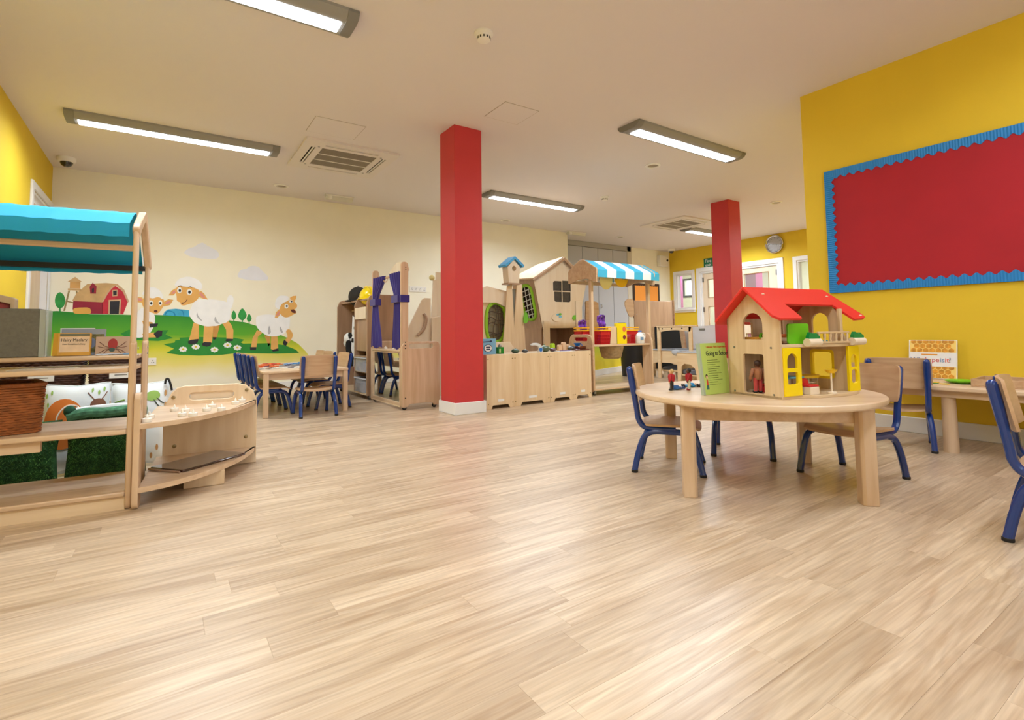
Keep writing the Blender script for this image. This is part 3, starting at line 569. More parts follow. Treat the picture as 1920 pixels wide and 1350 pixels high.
('lamb.002','arm','skin',0,5,[[-0.218,0.941],[-0.116,0.924],[-0.1,0.889],[-0.173,0.868],[-0.209,0.898]]),
('lamb.002','hoof','black',0,6,[[-0.144,0.906],[-0.057,0.91],[-0.068,0.871],[-0.143,0.857]]),
('lamb.002','leg','skin',0,5,[[-0.214,0.783],[-0.098,0.8],[-0.075,0.738],[-0.198,0.736]]),
('lamb.002','hoof.001','black',0,6,[[-0.101,0.782],[-0.055,0.826],[-0.01,0.82],[-0.015,0.755],[-0.067,0.725]]),
]
# ------------------------------------------------------------------ painted farm mural on the cream wall
def gradient_mat(name, stops, z0, z1):
    m = bpy.data.materials.new(name); m.use_nodes = True; nt = m.node_tree; b = nt.nodes['Principled BSDF']
    tc = nt.nodes.new('ShaderNodeTexCoord'); sp = nt.nodes.new('ShaderNodeSeparateXYZ'); nt.links.new(tc.outputs['Object'], sp.inputs[0])
    n = nt.nodes.new('ShaderNodeTexNoise'); n.inputs['Scale'].default_value = 2.5; nt.links.new(tc.outputs['Object'], n.inputs['Vector'])
    ma = nt.nodes.new('ShaderNodeMath'); ma.operation = 'MULTIPLY_ADD'; ma.inputs[1].default_value = 0.16; nt.links.new(n.outputs['Fac'], ma.inputs[0]); nt.links.new(sp.outputs['Z'], ma.inputs[2])
    mr = nt.nodes.new('ShaderNodeMapRange'); mr.inputs['From Min'].default_value = z0+.08; mr.inputs['From Max'].default_value = z1+.08; nt.links.new(ma.outputs[0], mr.inputs['Value'])
    r = nt.nodes.new('ShaderNodeValToRGB'); e = r.color_ramp.elements
    for i, (p, c) in enumerate(stops):
        q = e[i] if i < 2 else e.new(p)
        q.position = p; q.color = (*s2l(c), 1)
    nt.links.new(mr.outputs[0], r.inputs['Fac']); nt.links.new(r.outputs['Color'], b.inputs['Base Color']); b.inputs['Roughness'].default_value = .85
    return m
MC = {'cloud': mat('mural_cloud', (234, 235, 242), .9, var=.02), 'hill': gradient_mat('mural_hill', [(0.0, (246, 240, 218)), (0.22, (236, 222, 130)), (0.42, (214, 212, 60)), (0.66, (96, 172, 46)), (1.0, (40, 138, 50))], .22, 1.05),
      'dgreen': mat('mural_dark_green', (48, 140, 56), .85, var=.12, vscale=5), 'maroon': mat('mural_maroon', (150, 42, 62), .85, var=.1), 'barnred': mat('mural_red', (196, 50, 66), .85, var=.1, vscale=14),
      'tan': mat('mural_roof', (204, 168, 116), .85, var=.12, vscale=10), 'tan2': mat('mural_trim', (206, 172, 136), .85), 'tan3': mat('mural_leg', (158, 136, 90), .85), 'wood': mat('mural_tank', (212, 164, 100), .85, var=.1),
      'hay': mat('mural_hay', (224, 172, 84), .85, var=.08), 'black': mat('mural_black', (38, 38, 46), .7, var=.3, vscale=9), 'tgreen': mat('mural_tree', (56, 156, 74), .85, var=.2, vscale=12), 'blue': mat('mural_blue', (70, 174, 212), .85, var=.12, vscale=9), 'blue2': mat('mural_blue_line', (34, 134, 184), .85),
      'fleece': mat('mural_fleece', (246, 246, 246), .9, var=.04, vscale=7), 'skin': mat('mural_skin', (232, 178, 100), .85, var=.08, vscale=6), 'skin2': mat('mural_skin_far', (206, 150, 78), .85, var=.08), 'pink': mat('mural_pink', (224, 148, 138), .85), 'white': mat('mural_white', (242, 242, 238), .85), 'mouth': mat('mural_mouth', (96, 50, 42), .85), 'brown': mat('mural_brow', (84, 62, 40), .85), 'grey': mat('mural_grey', (188, 188, 190), .9), 'yellow': mat('mural_yellow', (226, 196, 60), .85)}
def build_mural():
    root = thing('farm_mural', 'farm scene with lambs and red barn painted on cream wall', 'mural', (0, YM, 0))
    parts = {}
    for part, sub, col, sm, lay, pts in MURAL:
        if sm: pts = smooth_loop(pts, 3)
        b = B().panel([tuple(p) for p in pts], [], 'xz', -.0006*lay, -.0006*lay-.0003)
        if not sub:
            parts[part] = obj(part.split('.')[0] if part[-4:-3] == '.' else part, b, MC[col], root, smooth=0)
        else:
            o = obj(sub.split('.')[0] if '.' in sub else sub, b, MC[col], parts[part], smooth=0)
build_mural()
# sockets on the mural wall
def socket(x, z, w, label, n=2):
    t = thing('wall_socket', label, 'socket', (x, YM, z))
    obj('plate', B().prism(rrect(-w/2, w/2, -.045, .045, .006), 'xz', -.010, 0), M_WHITEP, t, bevel=.002)
    for k in range(n):
        cx = (k-(n-1)/2)*w/n
        for dx, dz, a, h_ in ((0, .012, .003, .006), (-.011, -.012, .005, .003), (.011, -.012, .005, .003)):
            obj('pin_hole', B().box(cx+dx-a, cx+dx+a, -.0106, -.0098, dz-h_, dz+h_), M_DARK, t)
        obj('switch', B().box(cx+.02-.006, cx+.02+.006, -.014, -.009, .012, .03), M_WHITE, t)
socket(-.138, .444, .146, 'white double socket low on the mural wall beside the shelves')
socket(3.40, 1.46, .29, 'white row of sockets high on the wall left of nearer pillar', 4)

# ------------------------------------------------------------------ left doorway
dl = struct('door_1', B().box(XL-.10, XL-.055, 6.66, 7.56, 0.005, 2.15), M_MAPLE, 'wooden door in the left yellow wall')
fr = struct('trim_1', B().panel([(6.54, 0), (6.62, 0), (6.62, 2.20), (7.60, 2.20), (7.60, 0), (7.645, 0), (7.645, 2.27), (6.54, 2.27)], [], 'yz', XL, XL+.02).panel([(6.62, 0), (6.65, 0), (6.65, 2.17), (7.57, 2.17), (7.57, 0), (7.60, 0), (7.60, 2.20), (6.62, 2.20)], [], 'yz', XL-T, XL), M_WHITE, 'white frame of the left doorway', bevel=.003)
for z in (.3, 1.2, 1.45): obj('hinge', B().box(XL-.03, XL+.002, 6.640, 6.668, z, z+.10), M_STEEL, fr)

# ------------------------------------------------------------------ end wall: window, double door, wide window, rooms beyond
M_GLASS = mat('window_glass', (235, 245, 242), .03, alpha=.12, spec=.6)
def wframe(nm, w, label, xo=0.0):
    y0, y1, z0, z1 = w
    f = struct(nm, B().panel([(y0-.07, z0-.09), (y1+.07, z0-.09), (y1+.07, z1+.08), (y0-.07, z1+.08)], [[(y0, z0), (y1, z0), (y1, z1), (y0, z1)]], 'yz', XF-.022, XF)
              .panel([(y0, z0), (y1, z0), (y1, z1), (y0, z1)], [[(y0+.03, z0+.03), (y1-.03, z0+.03), (y1-.03, z1-.03), (y0+.03, z1-.03)]], 'yz', XF, XF+T), M_WHITE, label, bevel=.003)
    obj('pane', B().box(XF+.05, XF+.056, y0+.03, y1-.03, z0+.03, z1-.03), M_GLASS, f)
    obj('window_sill', B().box(XF-.05, XF+.02, y0-.08, y1+.08, z0-.045, z0-.01), M_WHITE, f, bevel=.004)
    return f
wframe('window_1', WIN1, 'small white framed window left of the double door')
wframe('window_2', WIN2, 'wide white framed window right of the double door')
y0, y1 = DOOR[0], DOOR[1]; zt = DOOR[3]
struct('trim_2', B().panel([(y0-.10, 0), (y0, 0), (y0, zt), (y1, zt), (y1, 0), (y1+.10, 0), (y1+.10, zt+.10), (y0-.10, zt+.10)], [], 'yz', XF-.022, XF)
       .panel([(y0, 0), (y0+.04, 0), (y0+.04, zt-.04), (y1-.04, zt-.04), (y1-.04, 0), (y1, 0), (y1, zt), (y0, zt)], [], 'yz', XF, XF+T), M_WHITE, 'white frame of the double door', bevel=.003)
def leaf(nm, ya, yb, panes, label, hinge_y):
    d = struct(nm, B().panel([(ya, .01), (yb, .01), (yb, zt-.05), (ya, zt-.05)], [[(p, z), (q, z), (q, w), (p, w)] for p, q, z, w in panes], 'yz', XF+.03, XF+.075), M_PALE, label)
    for p, q, z, w in panes:
        obj('pane', B().box(XF+.05, XF+.055, p, q, z, w), M_GLASS, d)
        obj('bead', B().panel([(p-.012, z-.012), (q+.012, z-.012), (q+.012, w+.012), (p-.012, w+.012)], [[(p, z), (q, z), (q, w), (p, w)]], 'yz', XF+.026, XF+.034), wood('oak_bead', (168, 136, 92), (146, 112, 70)), d)
    for z in (.25, 1.17, 1.86): obj('hinge', B().box(XF+.012, XF+.034, hinge_y-.02, hinge_y+.02, z, z+.11), M_STEEL, d)
leaf('door_2', 6.44, 7.355, [(6.60, 7.22, 1.50, 1.91), (6.60, 7.22, .86, 1.28), (6.60, 7.22, .25, .66)], 'pale wooden door leaf with three glass panes', 7.345)
leaf('door_3', 5.605, 6.435, [(5.80, 6.33, 1.50, 1.94), (5.80, 6.33, .86, 1.28), (5.80, 6.33, .25, .66)], 'pale wooden door leaf beside the farther pillar', 5.615)
# room beyond the end wall
M_PGREEN = mat('pale_green_paint', (214, 222, 190), .85)
W2A = (9.85, 10.17, 1.83, 2.30); W2B = (6.80, 7.35, 1.0, 2.26)
struct('wall_beyond', B().panel([(1.9, 0), (12.0, 0), (12.0, 2.75), (1.9, 2.75)], [[(a, c), (b, c), (b, d), (a, d)] for a, b, c, d in (W2A, W2B)], 'yz', 13.5, 13.62), M_PGREEN, 'pale green wall of the room beyond')
struct('wall_beyond_side', B().box(XF+T, 13.5, 11.9, 12.0, 0, 2.75).box(XF+T, 13.5, 1.9, 2.0, 0, 2.75).box(XF+T-.1, XF+T, YC+T, 11.9, 0, 2.75), M_PGREEN)
struct('ceiling_beyond', B().box(XF+T, 13.62, 1.9, 12.0, 2.75, 2.85), M_CEIL); struct('floor_beyond', B().box(XF+T, 13.62, 1.9, 12.0, -.1, 0), mat('beyond_floor', (196, 170, 136), .5))
for w, n in ((W2A, 'window_3'), (W2B, 'window_4')):
    a, b, c, d = w
    f = struct(n, B().panel([(a-.05, c-.05), (b+.05, c-.05), (b+.05, d+.05), (a-.05, d+.05)], [[(a, c), (b, c), (b, d), (a, d)]], 'yz', 13.47, 13.5), mat('dark_frame', (40, 44, 46), .5), 'dark framed window of the room beyond')
    obj('pane', B().box(13.53, 13.535, a, b, c, d), M_GLASS, f)
M_MAG = mat('magenta_paint', (178, 58, 128), .6)
tag(obj('pillar', B().box(11.9, 12.2, 6.93, 7.22, 0, 2.75), M_MAG), 'magenta pillar seen through the glass of the double door', 'pillar')
tag(obj('pillar', B().box(11.9, 12.1, 9.18, 9.34, 0, 2.75), mat('pink_paint', (222, 130, 196), .6)), 'slim pink pillar seen through the small end window', 'pillar')
for x, y, lb in ((12.4, 9.3, 'linear light in the room beyond, seen through the small window'), (12.4, 5.6, 'linear light in the room beyond, seen through the wide window')):
    t = thing('ceiling_light', lb, 'light', (x, y, 2.75)); obj('housing', B().box(-.12, .12, -.9, .9, -.05, 0), M_WHITE, t, bevel=.01); obj('lens', B().box(-.07, .07, -.85, .85, -.06, -.05), M_LENS, t)
    li = bpy.data.lights.new('beyond_glow', 'AREA'); li.shape = 'RECTANGLE'; li.size = .14; li.size_y = 1.7; li.energy = LAMP_W*1.2; lo = bpy.data.objects.new('beyond_glow', li); COL.objects.link(lo); lo.parent = t; lo.location = (0, 0, -.07)
# clock
t = thing('wall_clock', 'round silver wall clock above the double door', 'clock', (XF, 5.61, 2.487))
obj('rim', B().lathe([(.185, 0), (.185, -.05), (.172, -.06), (.155, -.045), (.155, -.01)], seg=36, axis='x'), M_CHROME, t)
obj('dial', B().lathe([(.158, -.02), (.001, -.021)], seg=36, axis='x'), mat('clock_dial', (176, 172, 178), .3), t)
for k in range(12):
    b = B().box(-.0235, -.0215, -.004, .004, .115, .145); b.xf(Matrix.Rotation(k*PI/6, 4, 'X')); obj('hour_mark', b, M_DARK, t)
for nm, L_, w_, a in (('hour_hand', .085, .007, 100), ('minute_hand', .125, .005, -85)):
    b = B().box(-.027, -.024, -w_, w_, -.015, L_); b.xf(Matrix.Rotation(R(a), 4, 'X')); obj(nm, b, M_DARK, t)
obj('glass', B().lathe([(.156, -.034), (.001, -.036)], seg=36, axis='x'), mat('clock_glass', (230, 235, 240), .05, alpha=.15), t)
obj('hanging_lug', B().ball((-.02, .19, 0), .018), M_WHITE, t)
# fire exit sign
t = thing('exit_sign', 'green fire exit sign above the double door', 'sign', (XF-.001, 7.08, 2.21))
obj('board', B().box(-.006, 0, -.30, .21, -.02, .19), mat('sign_green', (10, 110, 78), .5), t)
text_mesh('Fire', .105, M_WHITE, 'lettering', t, (-.0065, .175, .095), (R(90), 0, R(-90)))
text_mesh('exit', .105, M_WHITE, 'lettering', t, (-.0065, .175, .005), (R(90), 0, R(-90)))
# wall box, orange board
t = thing('wall_alarm', 'white box on the cream wall above the orange board', 'alarm', (10.09, YC, 2.44))
obj('casing', B().box(-.15, .15, -.10, 0, -.13, .13), M_WHITEP, t, bevel=.012); obj('button', B().lathe([(.03, -.11), (.03, -.09)], (.11, 0, .02), 14, 'y'), M_DARK, t)
t = thing('notice_board', 'orange notice board with dark scalloped border', 'board', (9.50, YC-.003, 1.40))
obj('backing', B().box(-.46, .46, -.03, 0, -.35, .47), mat('dark_brown_border', (66, 46, 32), .8), t)
obj('paper', B().prism([(a, b) for a, b in [(-.40+.8*k/40, .41+.012*math.sin(k*2.1)) for k in range(41)]][::-1]+[(-.40, -.30), (.40, -.30)], 'xz', -.034, -.028), mat('orange_paper', (244, 158, 66), .8), t)
# grey cupboards
cup = thing('cupboard', 'tall grey built-in cupboard with flush doors between cream walls', 'cupboard', (6.58, YC-.02, 0))
M_GREYC = mat('grey_laminate', (186, 186, 190), .35)
obj('carcass', B().box(0, 2.38, -.0, .018, 0, 2.695), mat('grey_carcass', (150, 148, 146), .6), cup)
obj('header', B().box(0, 2.40, -.03, 0, 2.59, 2.695), mat('grey_header', (168, 164, 158), .6), cup)
for k, (xa, xb) in enumerate(((.03, .90), (.90, 1.36), (1.36, 1.82), (1.82, 2.28))):
    d = obj('door', B().box(xa+.004, xb-.004, -.022, 0, .12, 2.58), M_GREYC, cup, bevel=.003)
    hx = xb-.08 if k % 2 else xa+.06
    obj('handle', B().tube(smooth_path([(hx, -.022, 1.34), (hx, -.05, 1.33), (hx, -.05, 1.27), (hx, -.022, 1.26)]), .007), M_CHROME, d)
obj('side_trim', B().box(2.28, 2.42, -.03, 0, 0, 2.695), mat('beige_trim', (206, 196, 176), .7), cup)

# ------------------------------------------------------------------ red display board on the right wall
t = thing('display_board', 'large red display board with corrugated blue scalloped border', 'board', (XR-.003, 0, 0))
ya, yb, za, zb = -.9, 1.962, 1.022, 2.004
obj('backing', B().box(-.008, 0, ya, yb, za, zb), mat('board_backing', (60, 50, 40), .9), t)
obj('red_paper', B().box(-.012, -.008, ya+.01, yb-.01, za+.01, zb-.01), mat('red_paper', (176, 26, 40), .75, var=.05, vscale=4, bump=.2, bscale=14), t)
M_BORDER = mat('blue_corrugated', (28, 132, 206), .55)
def border(axis, a, b, edge, inward, L0, per):
    """scalloped strip with real corrugations"""
    n = int((b-a)/.008); bb = B(); vs = []
    for i in range(n+1):
        s = a+(b-a)*i/n
        w = .062+.011*math.sin(2*PI*s/per); x = -.015-.003*(i % 2)
        for d in (0, w):
            q = edge+inward*d
            vs.append((x, s, q) if axis == 'y' else (x, q, s))
    fs = [(2*i, 2*i+1, 2*i+3, 2*i+2) for i in range(n)]
    o = len(vs); vs2 = [(-.0125, v[1], v[2]) for v in vs]
    fs += [tuple(o+k for k in reversed(f)) for f in fs]
    for i in range(n):
        fs.append((2*i+1, o+2*i+1, o+2*i+3, 2*i+3)); fs.append((2*i, 2*i+2, o+2*i+2, o+2*i))
    bb.add(vs+vs2, fs); return bb
obj('border_strip', border('y', ya, yb, zb, -1, 0, .062), M_BORDER, t, smooth=0, label='blue corrugated border')
obj('border_strip', border('y', ya, yb, za, 1, 0, .062), M_BORDER, t, smooth=0, label='blue corrugated border')
bs = border('z', za, zb, yb, -1, 0, .062); bs.v = [(x-.001, y, z) for x, y, z in bs.v]
obj('border_strip', bs, M_BORDER, t, smooth=0, label='blue corrugated border')
# ------------------------------------------------------------------ small chairs with blue tube frames
def make_chair(label, loc, rz):
    t = thing('child_chair', label, 'chair', loc, rz, 'small blue framed chairs')
    def seat(u, v):
        x = (u-.5)*2; y = (v-.5)*2
        sx = .158*(1-.05*max(0, y)); rr_ = 1-.10*abs(x)**6*0
        px = sx*x*(1-.10*abs(y)**5); py = .152*y*(1-.09*abs(x)**5)
        return (px, py+.012, .247-.010*(1-x*x)*(1-.5*y)+(.0 if y < .6 else -.018*(y-.6)**2/.16))
    obj('seat', B().sheet(seat, 14, 14, .011), M_PLY, t)
    def back(u, v):
        x = (u-.5)*2; z = .372+.185*v
        zz = (v-.5)*2
        return (.166*x*(1-.05*abs(zz)**6), -.126-.024*(1-x*x)-.033*(z-.37)/.19, z-(.5 if 0 else 0)*0+.006*(abs(x)**6)*(-zz))
    obj('backrest', B().sheet(back, 12, 8, .010), M_PLY, t)
    for s in (-1, 1):
        up = [(s*.138, .04, .228), (s*.138, -.06, .228), (s*.139, -.118, .236), (s*.140, -.146, .272), (s*.141, -.155, .33), (s*.142, -.172, .44), (s*.142, -.188, .535)]
        pp = smooth_path(up, 5); n = len(pp)
        obj('upright', B().tube(pp, [.0155 if i < n-9 else .0155+.0025*math.sin(PI*(i-(n-9))/9*.8) for i in range(n)], 10).ball(pp[-1], .0168, 10, 6), M_BLUE, t)
        lg = smooth_path([(s*.156, -.172, .008), (s*.152, -.148, .11), (s*.146, -.118, .185), (s*.142, -.075, .212), (s*.142, 0, .214), (s*.142, .075, .212), (s*.146, .115, .187), (s*.152, .142, .11), (s*.156, .165, .008)], 4)
        L_ = obj('leg_loop', B().tube(lg, .0160, 10), M_BLUE, t)
        for q in (lg[0], lg[-1]):
            obj('rubber_foot', B().lathe([(.0165, 0), (.0175, .003), (.0175, .012), (.016, .014)], (q.x, q.y, 0), 12), M_BLACK, L_)
        for z in (.40, .525):
            obj('screw', B().lathe([(.004, 0), (.003, .003), (.0005, .004)], (s*.142, -.132-.033*(z-.37)/.19, z), 8, 'y'), M_CHROME, t)
    return t
CH = None
def chair(x, y, dx, dy, label):
    """dx, dy: the way the sitter faces"""
    global CH
    rz = math.atan2(dy, dx)-PI/2
    if CH is None: CH = make_chair(label, (x, y, 0), rz); return CH
    return dup(CH, (x, y, 0), rz, label)
chair(2.306, 1.868, .59, -.805, 'blue framed chair at the left of the round table')
chair(2.935, 1.83, -.86, -.5, 'blue framed chair behind the round table, below the dolls house')
chair(2.90, 1.23, -.985, .17, 'blue framed chair at the right of the round table')
chair(3.905, 1.36, .945, .326, 'blue framed chair pushed to the table by the yellow wall')
chair(2.62, .41, .16, -.986, 'blue framed chair cut off at the right edge')
LX = [(.875, 5.41), (.885, 5.757), (.88, 6.104), (.87, 6.45)]
LN = ['nearest', 'second', 'third', 'farthest']
for (x, y), n in zip(LX, LN): chair(x, y, 1, 0, 'blue framed chair left of the square table, %s in its row' % n)
chair(1.19, 5.03, .0, 1, 'blue framed chair with its back turned at the near side of square table')
for (x, y), n in zip([(1.43, 5.46), (1.43, 6.07), (1.43, 6.43)], ['nearest', 'second', 'farthest']): chair(x, y, -1, -.03, 'blue framed chair right of the square table, %s in its row' % n)

# ------------------------------------------------------------------ round table
def round_table(x, y, rz, label, r=.565, zt=.432, d=.505):
    t = thing('round_table', label, 'table', (x, y, 0), rz)
    n = 56
    prof = [(r-.30, zt-.028), (r-.006, zt-.028), (r, zt-.022), (r+.001, zt-.012), (r-.001, zt-.004), (r-.006, zt), (.001, zt)]
    obj('tabletop', B().lathe(prof, seg=n), wood('table_beech', (230, 204, 172), (214, 182, 146), (9, 1.0, 9), 1.3), t)
    h = d*.7071
    ap = h-.03
    for k in range(4):
        b = B().box(-ap, ap, -ap-.01, -ap+.012, zt-.10, zt-.029); b.xf(Matrix.Rotation(k*PI/2, 4, 'Z')); obj('apron', b, M_BEECHX, t, bevel=.002)
    for k in range(4):
        b = B().prism([(h-.030, h-.030), (h+.020, h-.030), (h+.030, h-.018), (h+.030, h+.030), (h-.018, h+.030), (h-.030, h+.020)], 'xy', 0, zt-.028); b.xf(Matrix.Rotation(k*PI/2, 4, 'Z'))
        obj('leg', b, M_BEECH, t, bevel=.003)
    return t
round_table(2.483, 1.498, R(45), 'round beech table carrying the wooden dolls house')
round_table(2.85, -.13, R(20), 'round beech table at the right edge with green toy', d=.30)
tag(obj('toy_bowl', B().lathe([(.02, .434), (.05, .436), (.075, .46), (.08, .475), (.074, .475), (.048, .444), (.001, .44)], (2.655, .285, 0), 20), mat('lime_plastic', (122, 200, 30), .35)), 'lime green toy bowl at the right edge of the picture', 'bowl')

# ------------------------------------------------------------------ table by the yellow wall
t = thing('side_table', 'long beech table with rounded end against the yellow wall', 'table', (4.13, .7, 0))
def stad(x0, x1, y0, y1, r): return rrect(x0, x1, y0, y1, r, 8)
obj('tabletop', B().prism(stad(-.31, .285, -1.0, .92, .2), 'xy', .365, .392), wood('table_beech', (1, 1, 1), (1, 1, 1)), t, bevel=.006)
obj('apron', B().panel(stad(-.265, .24, -.95, .87, .17), [stad(-.24, .215, -.925, .845, .15)], 'xy', .325, .365), M_BEECHY, t)
for x, y in ((-.225, .41), (-.22, -.75), (.2, -.75)):
    obj('leg', B().lathe([(.038, 0), (.038, .002), (.034, .30), (.033, .366)], (x, y, 0), 20), M_BEECH, t)
# honeycomb book propped against the wall
bk = thing('picture_book', 'honeycomb picture book propped against the yellow wall', 'book', (4.355, 1.315, .393), 0)
bk.rotation_euler = (0, R(8), R(-4))
obj('cover', B().box(-.012, 0, -.135, .135, 0, .262), mat('book_white', (234, 234, 236), .4), bk, bevel=.002)
M_HONEY = mat('honey', (216, 150, 40), .4, var=.35, vscale=40); M_CELL = mat('honey_cell', (246, 214, 120), .5)
for z0, z1 in ((.178, .258), (.004, .082)):
    obj('honeycomb_band', B().box(-.0128, -.012, -.132, .128, z0, z1), M_CELL, bk)
    k = 0
    for iz in range(4):
        for iy in range(-4, 5):
            cz = z0+.012+iz*.0305; cy = iy*.0352+(.0176 if iz % 2 else 0)
            if cz-.004 < z1 and abs(cy) < .116:
                obj('cell', B().prism([(cy+0.0178*math.cos(PI/6+q*PI/3), min(max(cz+0.0178*math.sin(PI/6+q*PI/3), z0), z1)) for q in range(6)], 'yz', -.0134, -.0127), M_HONEY, bk, smooth=0)
obj('title_band', B().box(-.0132, -.0126, -.03, .06, .158, .166), mat('orange_band', (220, 150, 50), .5), bk)
for s, cx, c in (('What', .125, (70, 130, 190)), ('sh', .057, (210, 60, 60)), ('a', .022, (200, 150, 60)), ('pe', .002, (200, 40, 60)), ('is', -.043, (120, 150, 190)), ('it', -.07, (224, 80, 70)), ('?', -.09, (120, 120, 130))):
    text_mesh(s, .044, mat('title_%d_%d_%d' % c, c, .5), 'title', bk, (-.0126, cx, .112), (R(90), 0, R(-90)))
# flat things on the wall table
t = thing('wooden_tray', 'shallow wooden tray lying on the table by the yellow wall', 'tray', (4.10, .80, .392), R(4))
for n, b in (('tray_base', B().box(-.16, .16, -.22, .22, 0, .008)), ('side', B().box(-.16, -.148, -.22, .22, .008, .045)), ('side', B().box(.148, .16, -.22, .22, .008, .045)), ('side', B().box(-.148, .148, -.22, -.208, .008, .045)), ('side', B().box(-.148, .148, .208, .22, .008, .045))):
    obj(n, b, M_PLY, t, bevel=.002)
tag(obj('toy_plate', B().lathe([(.03, .394), (.06, .396), (.085, .408), (.086, .412), (.06, .401), (.001, .399)], (4.12, 1.10, 0), 22), MATS['lime_plastic']), 'lime green toy plate beside the wooden tray', 'plate')
for x, y, c, lb in ((3.98, 1.20, (40, 140, 60), 'small flat green counter on the table by the yellow wall'), (3.98, 1.145, (240, 200, 40), 'small flat yellow counter right of the green counter'), (4.06, 1.22, (250, 206, 40), 'larger flat yellow counter in front of the honeycomb book')):
    tag(obj('counter', B().prism(ellipse(x, y, .018, .026, 14), 'xy', .3925, .3965), mat('counter_%d' % int(c[0]+c[2]), c, .4)), lb, 'counter')

# ------------------------------------------------------------------ dolls house
def dolls_house():
    t = thing('dolls_house', 'wooden dolls house with red roof on the round table', 'dolls house', (2.237, 1.205, .432), R(-9.5))
    Wd = wood('pine', (224, 198, 160), (200, 168, 126), (16, 16, .9), 1.6); Wx = wood('pine_across', (224, 198, 160), (204, 172, 128), (.9, 16, 16), 1.6)
    RED = mat('red_roof', (226, 44, 34), .42); YEL = mat('yellow_lacquer', (246, 214, 0), .35)
    D, Lh, E, A = .283, .50, .360, .488       # depth, length, eave, apex
    th = .012; UF = .240
    obj('gable_wall', B().panel([(0, 0), (D, 0), (D, E), (D/2, A), (0, E)], [arch(.085, .192, .262, .384), rrect(.086, .196, .016, .195, .010)], 'yz', 0, th), Wd, t)
    for y, z in ((.045, .225), (.245, .225), (.04, .018), (.25, .018)): obj('screw', B().lathe([(.005, 0), (.005, -.0015)], (0, y, z), 10, 'x'), M_STEEL, t)
    ew = obj('end_wall', B().panel([(.0, .014), (D, .014), (D, E), (D/2, A), (.05, .40), (.0, .224)], [arch(.085, .17, UF+.004, .386), rrect(.071, .18, .07, .20, .016)], 'yz', .455, .455+th), Wd, t)
    obj('window_surround', B().panel(rrect(.065, .186, .064, .206, .018), [rrect(.077, .174, .076, .194, .014)], 'yz', .4545, .4685), YEL, ew)
    obj('rear_wall', B().panel([(0, 0), (.455, 0), (.455, E), (0, E)], [arch(.30, .39, .25, .345), rrect(.055, .16, .255, .345, .01), rrect(.265, .385, .03, .185, .012)], 'xz', D-th, D), Wd, t)
    obj('divider', B().panel([(.15, .014), (D-th, .014), (D-th, .224), (.15, .224)], [], 'yz', .20, .20+th), Wd, t)
    obj('divider', B().panel([(.19, UF), (D-th, UF), (D-th, E-.01), (.19, .42)], [rrect(.205, .255, .25, .33, .02)], 'yz', .27, .27+th), Wd, t)
    fp = [(0, 0), (.13, -.002), (.20, -.035), (.34, -.05), (.46, -.03), (.53, .0), (.53, D), (0, D)]
    obj('ground_floor', B().prism(fp, 'xy', 0, .014), Wx, t, bevel=.002)
    obj('upper_floor', B().prism([(th, .0), (.13, -.004), (.20, -.016), (.36, -.022), (.47, -.008), (.535, .01), (.53, D-th), (th, D-th)], 'xy', .225, UF), Wx, t, bevel=.002)
    obj('yellow_panel', B().panel([(.012, .014), (.124, .014), (.124, .224), (.012, .224)], [arch(.034, .100, .135, .200), rrect(.034, .100, .065, .118, .008)], 'xz', -.006, .006), YEL, t, bevel=.001)
    obj('yellow_panel', B().panel([(.444, .014), (.522, .014), (.522, .224), (.444, .224)], [arch(.462, .504, .125, .185), rrect(.462, .504, .05, .115, .015)], 'xz', -.012, .0), YEL, t, bevel=.001)
    sl = math.atan2(A-E, D/2)
    def slope(side, poly, m, name):
        b = B().prism(poly, 'xy', 0, .012)
        b.v = [(x, D/2+side*(s*math.cos(sl)+w*math.sin(sl)), A+.002-s*math.sin(sl)+w*math.cos(sl)) for x, s, w in b.v]
        return obj(name, b, m, t, bevel=.002)
    S = (D/2)/math.cos(sl)+.045
    slope(1, [(-.05, -.008), (.505, -.008), (.56, .19), (.55, S), (-.035, S), (-.05, S-.015)], RED, 'roof_slope')
    slope(-1, [(-.05, -.008), (.505, -.008), (.578, .186), (.575, .205), (.555, .214), (.478, .220), (.444, .116), (.108, .113), (.118, .165), (.122, .205), (.115, .216), (-.025, .216), (-.05, .195)], RED, 'roof_slope')
    for x, s in ((.03, .045), (.47, .05), (.55, .195)):
        obj('roof_peg', B().ball((x, D/2-(s*math.cos(sl)+.012*math.sin(sl)), A+.002-s*math.sin(sl)+.012*math.cos(sl)), (.008, .008, .004), 10, 6), M_PALE, t)
    rl = obj('balcony_rail', B().box(.222, .445, -.022, -.013, .285, .294), Wx, t, bevel=.002)
    obj('lower_rail', B().box(.222, .445, -.024, -.011, UF+.001, .250), Wx, rl)
    for k in range(6): obj('baluster', B().lathe([(.006, .249), (.004, .258), (.0065, .273), (.005, .286)], (.232+k*.04, -.0175, 0), 8), Wd, rl)
    obj('post', B().box(.402, .420, -.008, .008, UF, .40), Wd, t, bevel=.002)
    for x, w in ((.180, .082), (.492, .085)):
        wb = obj('window_box', B().lathe([(.018, -w/2), (.018, w/2)], (x, -.026, .247), 18, 'x'), M_PALE, t)
        obj('box_shrub', B().prism([(x-w*.45, .262), (x+w*.45, .262), (x+w*.45, .272), (x+w*.15, .288), (x-w*.05, .282), (x-w*.3, .292), (x-w*.45, .274)], 'xz', -.034, -.018), mat('shrub_green', (0, 132, 62), .45), wb)
    return t
dolls_house()
DH = Matrix.Translation((2.237, 1.205, .432)) @ Matrix.Rotation(R(-9.5), 4, 'Z')
def in_house(name, label, cat, p):
    q = DH @ Vector(p); o = thing(name, label, cat, q, R(-9.5)); return o
